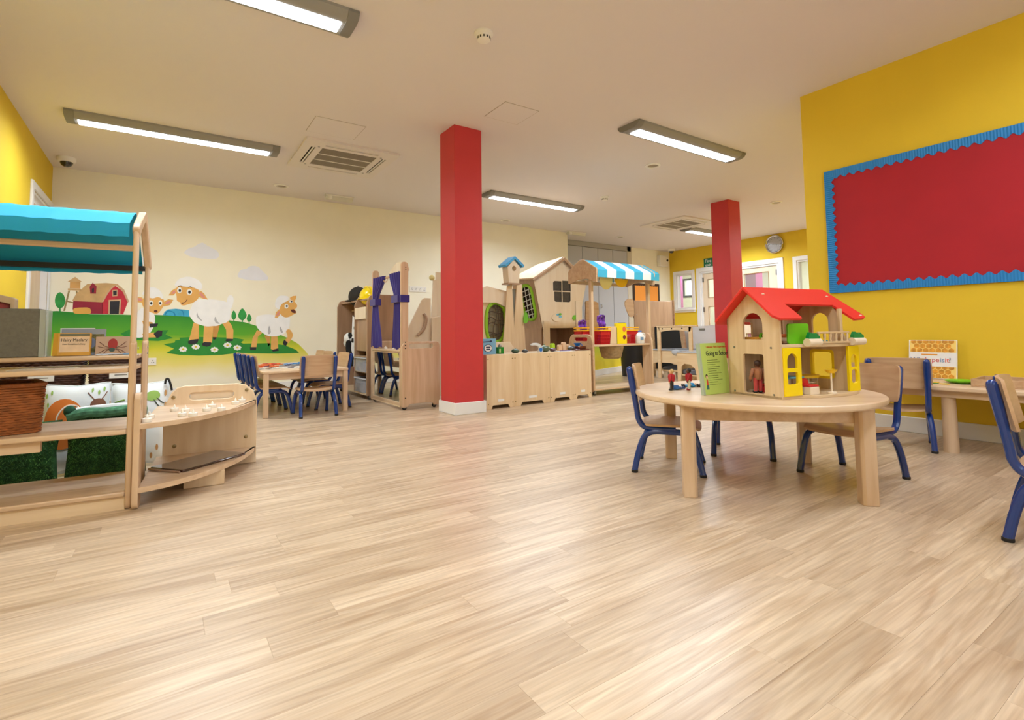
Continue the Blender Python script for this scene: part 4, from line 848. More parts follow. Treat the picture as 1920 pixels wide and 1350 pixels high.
G_ = mat('toy_green', (104, 190, 24), .4); RT = mat('toy_red', (200, 30, 34), .35); YT = mat('toy_yellow', (240, 196, 20), .4); PT = M_PALE
t = in_house('toy_bed', 'toy bed with green headboard on the dolls house upper floor', 'toy bed', (.145, .03, .240))
obj('headboard', B().prism(rrect(-.068, .07, 0, .092, .012), 'xz', -.014, -.004), G_, t, bevel=.002)
obj('footboard', B().prism(rrect(-.068, .07, 0, .05, .012), 'xz', .13, .14), G_, t, bevel=.002)
obj('bed_base', B().box(-.066, .068, -.004, .13, .015, .03), PT, t); obj('mattress', B().box(-.062, .064, -.002, .128, .03, .045), mat('toy_mattress', (214, 120, 60), .7), t, bevel=.005)
t = in_house('toy_lamp', 'toy floor lamp with yellow shade on the dolls house floor', 'toy lamp', (.285, -.030, .014))
obj('lamp_base', B().lathe([(.019, 0), (.019, .008), (.016, .010)], seg=16), PT, t); obj('pole', B().lathe([(.004, .009), (.004, .108)], seg=10), PT, t); obj('lamp_shade', B().lathe([(.027, .108), (.014, .093), (.006, .094)], seg=18), YT, t)
t = in_house('toy_armchair', 'red and wooden toy armchair inside the dolls house', 'toy chair', (.19, .012, .014))
obj('seat_block', B().box(-.03, .03, -.03, .03, 0, .034), PT, t, bevel=.002); obj('cushion', B().box(-.032, .032, -.028, .03, .034, .044), RT, t, bevel=.004); obj('backrest', B().prism(arch(-.03, .03, .03, .07), 'xz', .02, .03), RT, t)
t = in_house('toy_table', 'toy table with blue top inside the dolls house', 'toy table', (.15, .085, .014))
obj('tabletop', B().box(-.05, .06, -.04, .04, .068, .076), mat('toy_blue', (90, 176, 204), .4), t, bevel=.002)
for x in (-.04, .05):
    for y in (-.03, .03): obj('leg', B().box(x-.005, x+.005, y-.005, y+.005, 0, .068), PT, t)
t = in_house('toy_bench', 'curved yellow toy kitchen bench inside the dolls house', 'toy furniture', (.385, .16, .014))
for z in (0, .055): obj('bench_board', B().prism([(-.08, .03)]+[(-.08+.16*k/12, -.05*math.sin(PI*k/12)**.7) for k in range(13)]+[(.08, .03)], 'xy', z+.0, z+.012), YT, t)
for x in (-.07, 0, .07): obj('bench_support', B().box(x-.005, x+.005, -.01, .02, .012, .055), PT, t)
obj('shelf_board', B().prism([(-.07, .02)]+[(-.07+.14*k/8, -.03*math.sin(PI*k/8)) for k in range(9)]+[(.07, .02)], 'xy', .03, .034), PT, t)
t = in_house('toy_stove', 'red toy kitchen unit seen through the dolls house doorway', 'toy furniture', (.10, .115, .014))
obj('body', B().box(-.03, .03, -.045, .045, 0, .03), RT, t, bevel=.003); obj('worktop', B().box(-.034, .034, -.06, .06, .03, .04), RT, t, bevel=.003); obj('dial', B().lathe([(.012, 0), (.012, -.004)], (-.03, 0, .016), 14, 'x'), M_WHITE, t)
for y in (-.02, .015): obj('pan', B().lathe([(.011, .04), (.013, .052), (.010, .052)], (0, y, 0), 12), M_BLACK, t)
t = in_house('toy_boat', 'orange wooden toy box on the dolls house upper floor', 'toy box', (.075, .20, .240))
obj('box', B().box(-.03, .03, -.04, .03, 0, .022), mat('toy_orange', (222, 158, 60), .5), t, bevel=.003); obj('lid', B().prism([(-.042, .022), (.032, .022), (.02, .032), (-.03, .032)], 'yz', -.031, .031), MATS['toy_orange'], t)
t = in_house('toy_bicycle', 'black toy bicycle on the dolls house upper floor', 'toy bicycle', (.20, .20, .240))
for x in (-.03, .03):
    obj('wheel', B().tube([(x+.022*math.cos(a), 0, .024+.022*math.sin(a)) for a in [2*PI*k/16 for k in range(16)]], .003, 6, True), M_BLACK, t)
obj('frame', B().tube([(-.03, 0, .024), (-.01, 0, .06), (.022, 0, .062), (.03, 0, .024)], .003, 6).tube([(-.01, 0, .06), (0, 0, .024), (.022, 0, .062)], .003, 6), M_BLACK, t)
obj('handlebar', B().tube([(.018, -.02, .09), (.022, -.008, .085), (.022, .008, .085), (.018, .02, .09)], .003, 6).bar((.022, 0, .06), (.022, 0, .086), .003, 6), M_BLACK, t); obj('saddle', B().box(-.022, .0, -.005, .005, .075, .08).bar((-.011, 0, .058), (-.011, 0, .108), .002, 6), M_BLACK, t)
for p, c, lb in (((.28, .02, .240), (250, 196, 20), 'small yellow toy peg behind the balcony rail'), ((.33, .03, .240), (40, 140, 140), 'small teal toy block behind the balcony rail')):
    q = in_house('toy_block', lb, 'toy', p); obj('block', B().lathe([(.008, 0), (.008, .02), (.004, .035), (.001, .036)], seg=10) if c[0] > 100 else B().box(-.02, .02, -.01, .01, 0, .014), mat('blk%d' % c[0], c, .4), q)
# toy people
def figure(p, rz, jacket, trousers, skin, hair, label, h=.062, lie=False, shoes=(30, 28, 30)):
    t = thing('toy_figure', label, 'toy figure', p, rz, 'toy people'); k = h/.062
    mj = mat('fig_%d_%d_%d' % jacket, jacket, .5); mt = mat('fig_%d_%d_%d' % trousers, trousers, .5); ms = mat('fig_%d_%d_%d' % skin, skin, .5); mh = mat('fig_%d_%d_%d' % hair, hair, .6); mo = mat('fig_%d_%d_%d' % shoes, shoes, .5)
    M = Matrix.Scale(k, 4)
    if lie: M = Matrix.Translation((0, 0, .009)) @ Matrix.Rotation(R(90), 4, 'X') @ M
    body = B().tube([(0, 0, .026), (0, 0, .030), (0, 0, .040), (0, 0, .046), (0, 0, .049)], [.006, .0075, .0085, .0075, .003], 10, flatten=1.25)
    for s in (-1, 1): body.tube(smooth_path([(s*.0085, 0, .0455), (s*.0125, -.001, .036), (s*.0125, .003, .027)], 4), [.0034]*4+[.0030]*4+[.0026], 8)
    o = obj('jacket', body.xf(M), mj, t)
    lg = B()
    for s in (-1, 1): lg.tube([(s*.004, 0, .029), (s*.0045, 0, .015), (s*.005, 0, .003)], [.0048, .0040, .0034], 8)
    obj('trousers', lg.xf(M), mt, t)
    sh = B()
    for s in (-1, 1): sh.ball((s*.005, .002, .0028), (.004, .0065, .0028), 8, 6)
    obj('shoes', sh.xf(M), mo, t)
    hd = B().ball((0, .0008, .0545), (.0056, .0062, .0072), 12, 8).ball((0, .0068, .054), (.0012, .0014, .0014), 6, 4)
    for s in (-1, 1): hd.ball((s*.0125, .003, .025), (.0026, .0026, .0034), 8, 6).ball((s*.0057, 0, .0543), (.001, .0016, .002), 6, 4)
    obj('head', hd.xf(M), ms, t); obj('hair', B().ball((0, -.0012, .0568), (.0062, .0064, .0062), 12, 8).xf(M), mh, t)
figure((2.185, 1.745, .432), R(20), (178, 26, 40), (42, 34, 34), (222, 172, 130), (196, 160, 104), 'toy figure in red jacket and dark trousers, left on the table', .108)
figure((2.265, 1.70, .432), R(30), (168, 22, 38), (226, 220, 210), (96, 62, 44), (24, 20, 20), 'toy figure with black hair, red jumper and white skirt', .110, shoes=(190, 30, 40))
figure((2.42, 1.655, .432), R(60), (26, 26, 30), (40, 40, 60), (226, 190, 160), (20, 20, 20), 'toy figure standing in black and white beside the green book', .088)
figure((2.335, 1.795, .432), R(75), (40, 140, 200), (40, 140, 200), (222, 172, 130), (230, 230, 230), 'toy figure in light blue lying on the round table', .095, True)
figure((2.285, 1.745, .432), R(-100), (60, 110, 170), (50, 90, 160), (200, 196, 190), (170, 170, 172), 'toy figure in blue with grey hair lying on the round table', .095, True)
figure((2.40, 1.74, .432), R(110), (40, 36, 70), (110, 40, 50), (222, 172, 130), (30, 26, 30), 'toy figure in dark navy lying by the green book', .095, True)
q = DH @ Vector((.035, .150, .014)); figure(q, R(-30), (164, 108, 76), (190, 70, 70), (110, 70, 48), (60, 36, 26), 'toy figure with brown top and red trousers inside the doorway', .15)
# green reading book standing by the dolls house
bk = thing('picture_book', 'green paperback titled Going to School leaning beside the dolls house', 'book', (2.125, 1.518, .432), R(-1.5)); bk.rotation_euler = (R(-6), 0, R(-2))
Gb = mat('book_green', (186, 212, 106), .4, var=.03)
obj('cover', B().box(0, .205, -.006, 0, 0, .245), Gb, bk, bevel=.0015); obj('pages', B().box(.004, .201, 0, .006, .003, .241), M_WHITEP, bk); obj('back_cover', B().box(0, .205, .006, .008, 0, .245), Gb, bk)
obj('spine', B().box(-.002, .012, -.0065, .008, 0, .245), mat('book_spine', (170, 184, 160), .4), bk)
text_mesh('Going to School', .032, mat('ink', (36, 40, 36), .6), 'title', bk, (.048, -.0066, .185), (R(90), 0, 0), sx=.8)
text_mesh('Usborne First Experiences', .0145, mat('red_ink', (206, 90, 30), .6), 'heading', bk, (.055, -.0066, .222), (R(90), 0, 0))
for k in range(12): obj('text_line', B().box(.05, .05+.1*(.8+.2*math.sin(k*2.3)), -.0068, -.006, .162-k*.0105, .1632-k*.0105), MATS['ink'], bk)
ch = obj('printed_child', B().prism(ellipse(.034, .087, .008, .010), 'xz', -.0068, -.006), mat('print_hair', (40, 26, 24), .6), bk)
obj('printed_face', B().prism(ellipse(.034, .083, .006, .008), 'xz', -.0072, -.0066), mat('print_skin', (236, 190, 150), .6), ch); obj('printed_dress', B().prism([(.028, .045), (.041, .045), (.038, .073), (.030, .073)], 'xz', -.0072, -.006), mat('print_red', (200, 60, 50), .6), ch); obj('printed_boots', B().prism([(.026, .025), (.043, .025), (.041, .045), (.028, .045)], 'xz', -.0072, -.006), mat('print_teal', (60, 110, 100), .6), ch)
# ------------------------------------------------------------------ cushions
class Pillow:
    def __init__(s, w, h, d): s.w, s.h, s.d = w, h, d
    def pt(s, x, z, side=-1, lift=0.0):
        """x, z in -1..1 across the face"""
        e = max(0.0, (1-abs(x)**3.2)*(1-abs(z)**3.2))
        k = 1-.07*(1-abs(z))*abs(x)**2; k2 = 1-.07*(1-abs(x))*abs(z)**2
        return (s.w/2*x*k, side*(s.d/2*e**.55+lift), s.h/2*z*k2+s.h/2)
    def body(s, n=18):
        b = B()
        for sd in (-1, 1): b.grid(lambda u, v: s.pt(2*u-1, 2*v-1, sd), n, n)
        return b
    def disc(s, cx, cz, rx, rz, lift=.003, hole=0.0, a0=0, a1=360, n=28, rings=5):
        b = B(); vs = []; fs = []
        for i in range(rings+1):
            q = hole+(1-hole)*i/rings
            for k in range(n+1):
                a = R(a0+(a1-a0)*k/n); vs.append(s.pt(cx+q*rx*math.cos(a), cz+q*rz*math.sin(a), -1, lift))
        w = n+1
        fs = [(i*w+k, i*w+k+1, (i+1)*w+k+1, (i+1)*w+k) for i in range(rings) for k in range(n)]
        return b.add(vs, fs)
    def line(s, pts, r=.003, k=5):
        return B().tube([s.pt(p[0], p[1], -1, .001) for p in smooth_path([(a, b, 0) for a, b in pts], k)], r, 6)
M_CUSH = mat('cushion_cotton', (232, 238, 240), .85, bump=.15, bscale=300)
M_LEAF = mat('leaf_print', (150, 186, 92), .8); M_SPRIG = mat('sprig_print', (120, 160, 60), .8)
def seams(p, t, m):
    edge = [(-1+2*k/16, -1) for k in range(16)]+[(1, -1+2*k/16) for k in range(16)]+[(1-2*k/16, 1) for k in range(16)]+[(-1, 1-2*k/16) for k in range(16)]
    obj('piping', B().tube([p.pt(a, b, -1, 0) for a, b in edge], .004, 6, True), m, t)
def cushion(label, loc, rz, tilt, w, h, d):
    t = thing('cushion', label, 'cushion', loc, rz); t.rotation_euler = (tilt, 0, rz); p = Pillow(w, h, d); return t, p
t, p = cushion('white cushion printed with an orange snail', (-.392, 3.66, .005), R(-3), R(-6), .29, .485, .11)
obj('cover', p.body(), M_CUSH, t, smooth=80); seams(p, t, M_CUSH)
obj('shell_print', p.disc(-.30, .12, .62, .56), mat('snail_orange', (224, 124, 46), .8), t, smooth=80)
obj('spiral_print', p.line([(.20, .20), (.10, .48), (-.25, .50), (-.50, .25), (-.38, -.02), (-.05, -.02), (.02, .18), (-.12, .26)], .005), mat('spiral_white', (240, 232, 220), .8), t)
obj('head_print', p.disc(.70, .50, .24, .14), mat('snail_brown', (128, 84, 62), .8), t, smooth=80)
for a in ([(.60, .60), (.45, .72), (.36, .80)], [(.78, .60), (.88, .70), (.94, .78)]):
    obj('antenna_print', p.line(a, .0025), MATS['snail_brown'], t)
for x, z in ((-.85, .75), (-.7, .82), (-.8, .55), (.85, .85), (.7, .78), (.5, .85)): obj('leaf_print', p.disc(x, z, .035, .055, .002, n=10, rings=2), M_LEAF, t, smooth=80)
t, p = cushion('white cushion printed with green caterpillars', (-.100, 3.665, .005), R(2), R(-5), .275, .475, .11)
obj('cover', p.body(), M_CUSH, t, smooth=80); seams(p, t, M_CUSH)
for k in range(9): obj('grass_print', p.line([(-.95, .50-.09*k), (-.80, .56-.09*k), (-.55, .60-.10*k)], .004), M_SPRIG, t)
for x, z, rx in ((-.30, .30, .16), (-.22, .48, .10), (.42, .66, .26)): obj('caterpillar_print', p.disc(x, z, rx, .13), M_LEAF, t, smooth=80)
for a in ([(.55, .60), (.75, .48), (.84, .46)], [(.45, .56), (.62, .40), (.72, .38)]): obj('feeler_print', p.line(a, .003), mat('feeler_ink', (60, 70, 60), .8), t)
for x, z in ((.88, .7), (.9, .4), (.85, .1), (.9, -.4), (.6, -.6), (.4, -.8)): obj('leaf_print', p.disc(x, z, .05, .08, .002, n=10, rings=2), mat('leaf_rust', (196, 150, 96), .8), t, smooth=80)
obj('strap', B().tube(smooth_path([(.115, -.03, .455), (.120, -.03, .482), (.132, -.03, .482), (.143, -.03, .45), (.150, -.03, .415)]), .006, 8), M_BLACK, t, label='black strap')
M_GRASSC = mat('grass_fabric', (34, 74, 34), .95, var=.5, vscale=30); M_BLADE = mat('grass_blade', (74, 124, 50), .8, var=.5, vscale=14)
def grass_cushion(label, loc, rz, tilt, w, h, d, top):
    t, p = cushion(label, loc, rz, tilt, w, h, d)
    obj('cover', p.body(), M_GRASSC, t, smooth=80)
    b = B(); rg = random.Random(int(w*1000))
    for _ in range(4200):
        x, z = rg.uniform(-.97, .97), rg.uniform(-.97, .97); q = Vector(p.pt(x, z, -1, 0)); L_ = rg.uniform(.008, .018)
        dv = Vector((rg.uniform(-1, 1), -.7, rg.uniform(-1, .8))).normalized()*L_; sd = dv.cross(Vector((rg.uniform(-1, 1), rg.uniform(-1, 1), 1))).normalized()*.0012
        b.add([q-sd, q+sd, q+dv], [(0, 1, 2)])
    o = obj('fur', b, M_BLADE, t, smooth=0); o['kind'] = 'stuff'
    if top:
        obj('roll', B().tube(smooth_path([(-w/2+.01, -.02, h-.015), (-w/4, -.04, h), (0, -.04, h-.005), (w/4, -.04, h), (w/2-.01, -.02, h-.01)], 6), .026, 10), mat('teal_plush', (78, 132, 100), .95, var=.4, vscale=40), t)
        obj('ear', B().ball((-w/2+.015, -.02, h+.012), (.026, .024, .03)), mat('dark_teal_plush', (34, 78, 56), .95, var=.4, vscale=40), t)
        obj('lining', B().tube(smooth_path([(-w/2+.04, -.01, h+.012), (0, -.02, h+.022), (w/2-.04, -.01, h+.016)], 6), .016, 8), M_CUSH, t)
grass_cushion('dark green grassy cushion with white rolled top edge', (-.235, 3.49, .005), R(2), R(-1), .345, .345, .12, True)
grass_cushion('green grassy cushion at the left edge behind shelves', (-.635, 3.46, .005), R(-4), R(-10), .42, .32, .13, False)

# ------------------------------------------------------------------ play stall with blue awning (left)
ST = thing('play_stall', 'beech play stall with blue fabric awning at the left', 'play stall', (-.112, 2.785, 0), R(-5.2))
Wst = .94
def st_end(x):
    for ya_ in (0, .385): obj('side_post', B().prism(rrect(ya_, ya_+.05, 0, .725, .022), 'yz', x-.012, x+.012), M_BEECH, ST, bevel=.006)
    for y in (.02, .41): obj('post', B().box(x-.011, x+.011, y-.014, y+.014, .5, 1.225 if y < .1 else 1.10), M_BEECH, ST, bevel=.008)
    g = smooth_path([(0, .0, 1.235), (0, .10, 1.29), (0, .19, 1.325), (0, .30, 1.25), (0, .425, 1.115)], 3)
    pts = [(0.0, 1.22), (.03, 1.25), (.14, 1.315), (.19, 1.335), (.235, 1.32), (.33, 1.23), (.43, 1.13), (.445, 1.10), (.42, 1.085), (.39, 1.10), (.30, 1.20), (.21, 1.28), (.17, 1.28), (.06, 1.215), (.03, 1.19)]
    obj('gable_end', B().prism(smooth_loop(pts, 2), 'yz', x-.014, x+.014), M_BEECH, ST, bevel=.005)
for x in (-.0, -Wst): st_end(x)
obj('shelf', B().box(-Wst+.012, -.012, .0, .43, .055, .077), M_BEECHX, ST, bevel=.006)
obj('plinth', B().box(-Wst+.012, -.012, .012, .03, 0, .055), M_MAPLEX, ST)
obj('shelf', B().box(-Wst+.012, -.012, .0, .43, .319, .342), M_BEECHX, ST, bevel=.006)
obj('shelf', B().box(-Wst+.012, -.012, .0, .43, .585, .607), M_BEECHX, ST, bevel=.006)
obj('shelf', B().box(-Wst+.012, -.012, .22, .43, .636, .656), M_BEECHX, ST, bevel=.006)
obj('rail', B().box(-Wst+.012, -.012, .10, .125, 1.135, 1.16), M_BEECHX, ST, bevel=.005)
obj('rail', B().box(-Wst+.012, -.012, .395, .415, 1.075, 1.10), M_BLACK, ST)
obj('underside_batten', B().box(-Wst+.012, -.30, .02, .045, .275, .319), M_BEECHX, ST)
M_AWN = mat('blue_fabric', (20, 158, 206), .75, bump=.15, bscale=220); 
def awn(u, v):
    prof = [(.0, 1.182), (-.004, 1.21), (.0, 1.24), (.06, 1.272), (.12, 1.305), (.18, 1.325), (.24, 1.295), (.31, 1.225), (.38, 1.155), (.425, 1.115), (.43, 1.09), (.43, 1.062)]
    q = v*(len(prof)-1); i = min(int(q), len(prof)-2); f = q-i
    y = prof[i][0]*(1-f)+prof[i+1][0]*f; z = prof[i][1]*(1-f)+prof[i+1][1]*f
    return (-.024-(Wst-.048)*u, y+.002*math.sin(u*37), z-.004*math.sin(u*PI)+.0015*math.sin(u*61+v*5))
obj('awning', B().sheet(awn, 50, 33, .004), M_AWN, ST, smooth=50)
for y in (.06, .37):
    for z in (.66, .69): obj('bolt', B().lathe([(.006, .013), (.006, .0155)], (0, y, z), 10, 'x'), M_STEEL, ST)
STM = Matrix.Translation((-.112, 2.785, 0)) @ Matrix.Rotation(R(-5.2), 4, 'Z')
def on_stall(name, label, cat, p, rz=0.0, group=None):
    return thing(name, label, cat, STM @ Vector(p), R(-5.2)+rz, group)
# things standing on the stall
t = on_stall('felt_panel', 'grey felt covered display box on the upper shelf', 'box', (-.60, .30, .657), R(1))
obj('panel', B().box(-.24, .225, -.05, .05, 0, .215), mat('grey_felt', (112, 108, 96), .95, var=.1, vscale=90, bump=.4, bscale=400), t, bevel=.004); obj('clear_sleeve', B().box(.225, .245, -.055, .055, -.0, .21), mat('clear_plastic', (206, 214, 206), .12, alpha=.55), t)
t = on_stall('toy_barn', 'small wooden barn frame standing behind the felt box', 'toy', (-.55, .385, .657), 0)
obj('frame', B().panel([(-.075, 0), (.06, 0), (.06, .262), (.05, .27), (-.065, .30), (-.075, .292)], [[(-.055, .02), (.042, .02), (.042, .24), (-.055, .268)]], 'xz', -.02, .02), M_BEECH, t, bevel=.003); obj('picture', B().box(-.056, .043, -.004, .004, .02, .262), mat('frame_picture', (150, 60, 60), .7, var=.5, vscale=20), t)
def book(label, p, w, h, d, rgb, rz=0, tilt=-8):
    t = on_stall('picture_book', label, 'book', p, R(rz), 'books on the play stall'); t.rotation_euler = (R(tilt), 0, t.rotation_euler[2])
    obj('cover', B().box(0, w, -d/2, d/2, 0, h), mat('cover_%d_%d_%d' % rgb, rgb, .45), t, bevel=.001)
    return t
t = book('yellow edged picture book with brown cover and handwritten title', (-.335, .30, .6565), .135, .105, .022, (214, 158, 60))
obj('front_art', B().box(.022, .131, -.0118, -.011, .016, .088), mat('art_cream', (226, 196, 164), .6, var=.12, vscale=20), t)
text_mesh('Hairy Maclary', .020, mat('dark_ink', (60, 40, 36), .6), 'title', t, (.027, -.0122, .066), (R(90), 0, 0), sx=.85)
text_mesh("from Donaldson's Dairy", .0095, MATS['dark_ink'], 'subtitle', t, (.033, -.0122, .050), (R(90), 0, 0), sx=.9)
obj('spine', B().box(-.001, .016, -.012, .0115, 0, .105), mat('book_gold', (206, 150, 28), .45), t)
obj('top_strip', B().box(.022, .131, -.0118, -.011, .091, .102), mat('strip_grey', (110, 110, 90), .6), t)
t = book('grey picture book with oval title and leaf border', (-.318, .345, .6565), .165, .125, .016, (150, 156, 168), tilt=-6)
obj('border_print', B().box(.02, .16, -.0088, -.008, .012, .10), mat('gold_leaf_print', (120, 112, 60), .6, var=.5, vscale=90), t); obj('oval_print', B().prism(ellipse(.088, .058, .045, .032), 'xz', -.0094, -.0086), mat('oval_grey', (140, 146, 164), .6), t)
t = book('white edged picture book behind the grey one', (-.330, .375, .6565), .13, .130, .012, (226, 228, 224), tilt=-4)
obj('corner_print', B().box(.01, .05, -.0068, -.006, .105, .124), mat('corner_teal', (90, 120, 150), .6), t)
t = book('tan picture book with a big red spider', (-.185, .315, .6565), .135, .088, .010, (190, 160, 138), tilt=-10)
obj('body_print', B().prism(ellipse(.066, .052, .019, .026), 'xz', -.0058, -.005), mat('spider_red', (160, 34, 34), .5), t)
obj('head_print', B().prism(ellipse(.064, .024, .012, .010), 'xz', -.0062, -.005), mat('spider_teal', (60, 84, 78), .5), t)
for s in (-1, 1):
    for k, (a, b_) in enumerate((((.030, .030), (.052, .062)), ((.036, .022), (.056, .040)), ((.030, .012), (.052, .008)), ((.022, .008), (.036, .004)))):
        obj('leg_print', B().tube([(.066+s*.012, -.0056, .034-.003*k), (.066+s*a[0], -.0056, a[1]+.012), (.066+s*b_[0], -.0056, b_[1])], .0014, 5), mat('spider_leg', (92, 40, 34), .5), t)
t = on_stall('pencil', 'thin silver and blue pencil lying on the upper shelf', 'pencil', (-.10, .245, .6605)); obj('shaft', B().bar((-.07, 0, 0), (.03, .02, 0), .004), M_STEEL, t); obj('tip', B().bar((.03, .02, 0), (.07, .028, 0), .004), mat('pencil_blue', (110, 150, 190), .4), t)
t = on_stall('paper_sheet', 'thin printed sheet lying on the middle shelf', 'paper', (-.33, .12, .6075), R(3)); obj('sheet', B().box(-.10, .12, -.06, .06, 0, .0015), mat('paper_print', (214, 206, 186), .7, var=.1, vscale=10), t); obj('stripe', B().box(-.09, .11, -.055, -.035, .0013, .0019), mat('paper_red', (170, 110, 90), .7), t)
# wicker basket
def wicker(label, p, w, d, h, rz, rgb, n_row, name='wicker_basket', lab=None):
    t = on_stall(name, label, 'basket', p, rz)
    m = mat('wicker_%d' % rgb[0], rgb, .6, var=.3, vscale=25)
    def loop(z, ph, k=10):
        pts = []; per = rrect(-w/2, w/2, -d/2, d/2, .03, 4); P = []
        n = len(per)
        for i in range(n):
            a = Vector(per[i]); c = Vector(per[(i+1) % n]); L_ = (c-a).length; m_ = max(1, int(L_/.009))
            for j in range(m_): P.append(a+(c-a)*j/m_)
        N = len(P)
        for i, q in enumerate(P):
            nn = q.normalized(); f = 1+.0035/max(q.length, .01)*math.sin(i*PI*.5+ph); fl = 1+.06*(z/h)
            pts.append((q.x*f*fl, q.y*f*fl, z))
        return pts
    wv = B()
    for k in range(n_row): wv.tube(loop(.006+(h-.014)*k/(n_row-1), PI*(k % 2)), h/n_row*.52, 5, True)
    o = obj('weave', wv, m, t, smooth=60)
    obj('rim', B().tube(loop(h-.004, 0), .009, 7, True), m, t); obj('basket_base', B().box(-w/2+.01, w/2-.01, -d/2+.01, d/2-.01, 0, .008), m, t)
    obj('lining', B().panel(rrect(-w/2+.004, w/2-.004, -d/2+.004, d/2-.004, .03), [rrect(-w/2+.008, w/2-.008, -d/2+.008, d/2-.008, .03)], 'xy', .005, h-.012), m, t)
    if lab:
        obj('label_card', B().box(lab-.055, lab+.055, -d/2*1.07-.010, -d/2*1.07-.006, h*.26, h*.48), M_WHITEP, t, bevel=.001); obj('label_line', B().box(lab-.03, lab+.03, -d/2*1.07-.0108, -d/2*1.07-.0098, h*.36, h*.39), mat('label_ink', (130, 126, 120), .6), t)
    return t
wicker('brown wicker basket on the lower shelf at the left edge', (-.535, .20, .343), .34, .30, .205, R(20), (150, 86, 40), 20)
# low bench behind with two dark baskets
t = thing('storage_bench', 'low beech bench behind the cushions', 'bench', (-.56, 3.98, 0)); obj('bench_top', B().box(-.50, .46, -.16, .16, .43, .452), M_BEECHX, t, bevel=.005)
for x in (-.49, .44): obj('bench_side', B().box(x-.012, x+.012, -.15, .15, 0, .43), M_BEECH, t)
_on = on_stall
def on_stall(name, label, cat, p, rz=0.0, group=None): return thing(name, label, cat, p, rz, group)
wicker('dark brown basket with a white label behind the stall, left one', (-.62, 3.97, .453), .44, .26, .175, 0, (74, 44, 32), 14, 'storage_basket', .06)
wicker('dark brown basket with a white label behind the stall post', (-.225, 3.97, .453), .25, .26, .175, 0, (74, 44, 32), 14, 'storage_basket', .02)

# ------------------------------------------------------------------ quarter round corner unit beside the stall
CU = thing('corner_shelf', 'curved beech corner shelf unit with white tea lights', 'shelf', (-.085, 2.75, 0), R(-5.2))
def cul(x, y):
    x, y = x+.085, y-2.75; c, s_ = math.cos(R(5.2)), math.sin(R(5.2)); return (c*x-s_*y, s_*x+c*y)
arc = [(p[0], p[1]) for p in smooth_path([(*cul(-.085, 2.745), 0), (*cul(.06, 2.795), 0), (*cul(.215, 2.92), 0), (*cul(.35, 3.10), 0), (*cul(.445, 3.31), 0), (*cul(.462, 3.385), 0)], 5)]
obj('end_panel', B().panel(rrect(.0, .085, 0, .495, .03), [rrect(.03, .058, .41, .465, .013)], 'yz', -.014, .009), M_BEECH, CU, bevel=.006)
obj('back_panel', B().panel([(.035, .0), (.495, .0), (.495, .36), (.475, .42), (.435, .455), (.39, .465), (.13, .465), (.095, .455), (.07, .43), (.05, .385), (.035, .35)], [rrect(.155, .375, .385, .425, .019)], 'xz', .655, .680), M_MAPLE, CU, bevel=.004)
sh = [(.009, 0)]+arc[1:]+[(.492, .655), (.009, .655)]
obj('shelf', B().prism(sh, 'xy', .341, .363), M_BEECHX, CU, bevel=.006)
obj('shelf', B().prism(sh, 'xy', .070, .092), M_BEECHX, CU, bevel=.006)
obj('foot', B().prism([(.16, .25), (.335, .25), (.335, .60), (.31, .60), (.31, .275), (.16, .275)], 'xy', 0, .070), M_MAPLE, CU, bevel=.003); obj('slot_inlay', B().box(.16, .37, .672, .676, .386, .424), M_PALE, CU)
for x, z in ((.08, .405), (.44, .425), (.09, .14), (.44, .155)): obj('bolt', B().lathe([(.010, 0), (.010, -.002), (.004, -.003)], (x, .655, z), 14, 'y'), mat('brass_bolt', (150, 132, 96), .3, metal=.9), CU)
t = thing('picture_pack', 'dark glossy picture pack lying on the bottom curved shelf', 'pack', (.175, 3.13, .092), R(38))
obj('pack', B().prism(rrect(-.19, .19, -.11, .11, .012), 'xy', 0, .012), mat('pack_dark', (52, 22, 20), .12, var=.7, vscale=9, coat=1.0), t, bevel=.004); obj('edge_strip', B().tube([(-.20, -.10, .006), (-.21, 0, .008), (-.20, .10, .006)], .005), mat('pack_edge', (150, 120, 100), .3), t)
obj('sleeve', B().sheet(lambda u, v: ((u-.5)*.385, (v-.5)*.225, .0145+.002*math.sin(u*15+v*9)), 16, 10, .0008), mat('pack_sleeve', (235, 235, 235), .05, alpha=.06, coat=1.0), t)
# tea lights
TL = None
def tealight(p, label):
    global TL
    if TL is None:
        TL = thing('tea_light', label, 'candle', p, 0, 'white tea lights'); m = mat('tealight_plastic', (244, 238, 226), .4)
        obj('cup', B().lathe([(.0185, 0), (.019, .003), (.019, .015), (.017, .0165), (.001, .0155)], seg=20), m, TL); obj('flame', B().lathe([(.0055, .015), (.0062, .02), (.004, .028), (.0006, .035)], seg=10), mat('tealight_flame', (246, 240, 226), .35), TL)
    else: dup(TL, p, 0, label, 'white tea lights')
pos = [(-.052, 2.80), (.055, 3.12), (.083, 2.90), (.125, 2.87), (.19, 3.015), (.224, 3.15), (.253, 2.985), (.34, 3.22), (.382, 3.30), (-.045, 2.92), (.10, 3.05)]
nm = ['nearest the stall post', 'below the left bolt of the back panel', 'in the middle of the front pair', 'at the front curved edge', 'left of the central pair', 'below the handle slot', 'alone at the front right', 'left of the far right pair', 'at the far right end', 'half hidden by the stall post', 'behind the front pair']
for (x, y), n in zip(pos, nm): tealight((x, y, .3635), 'white tea light on the curved shelf, %s' % n)

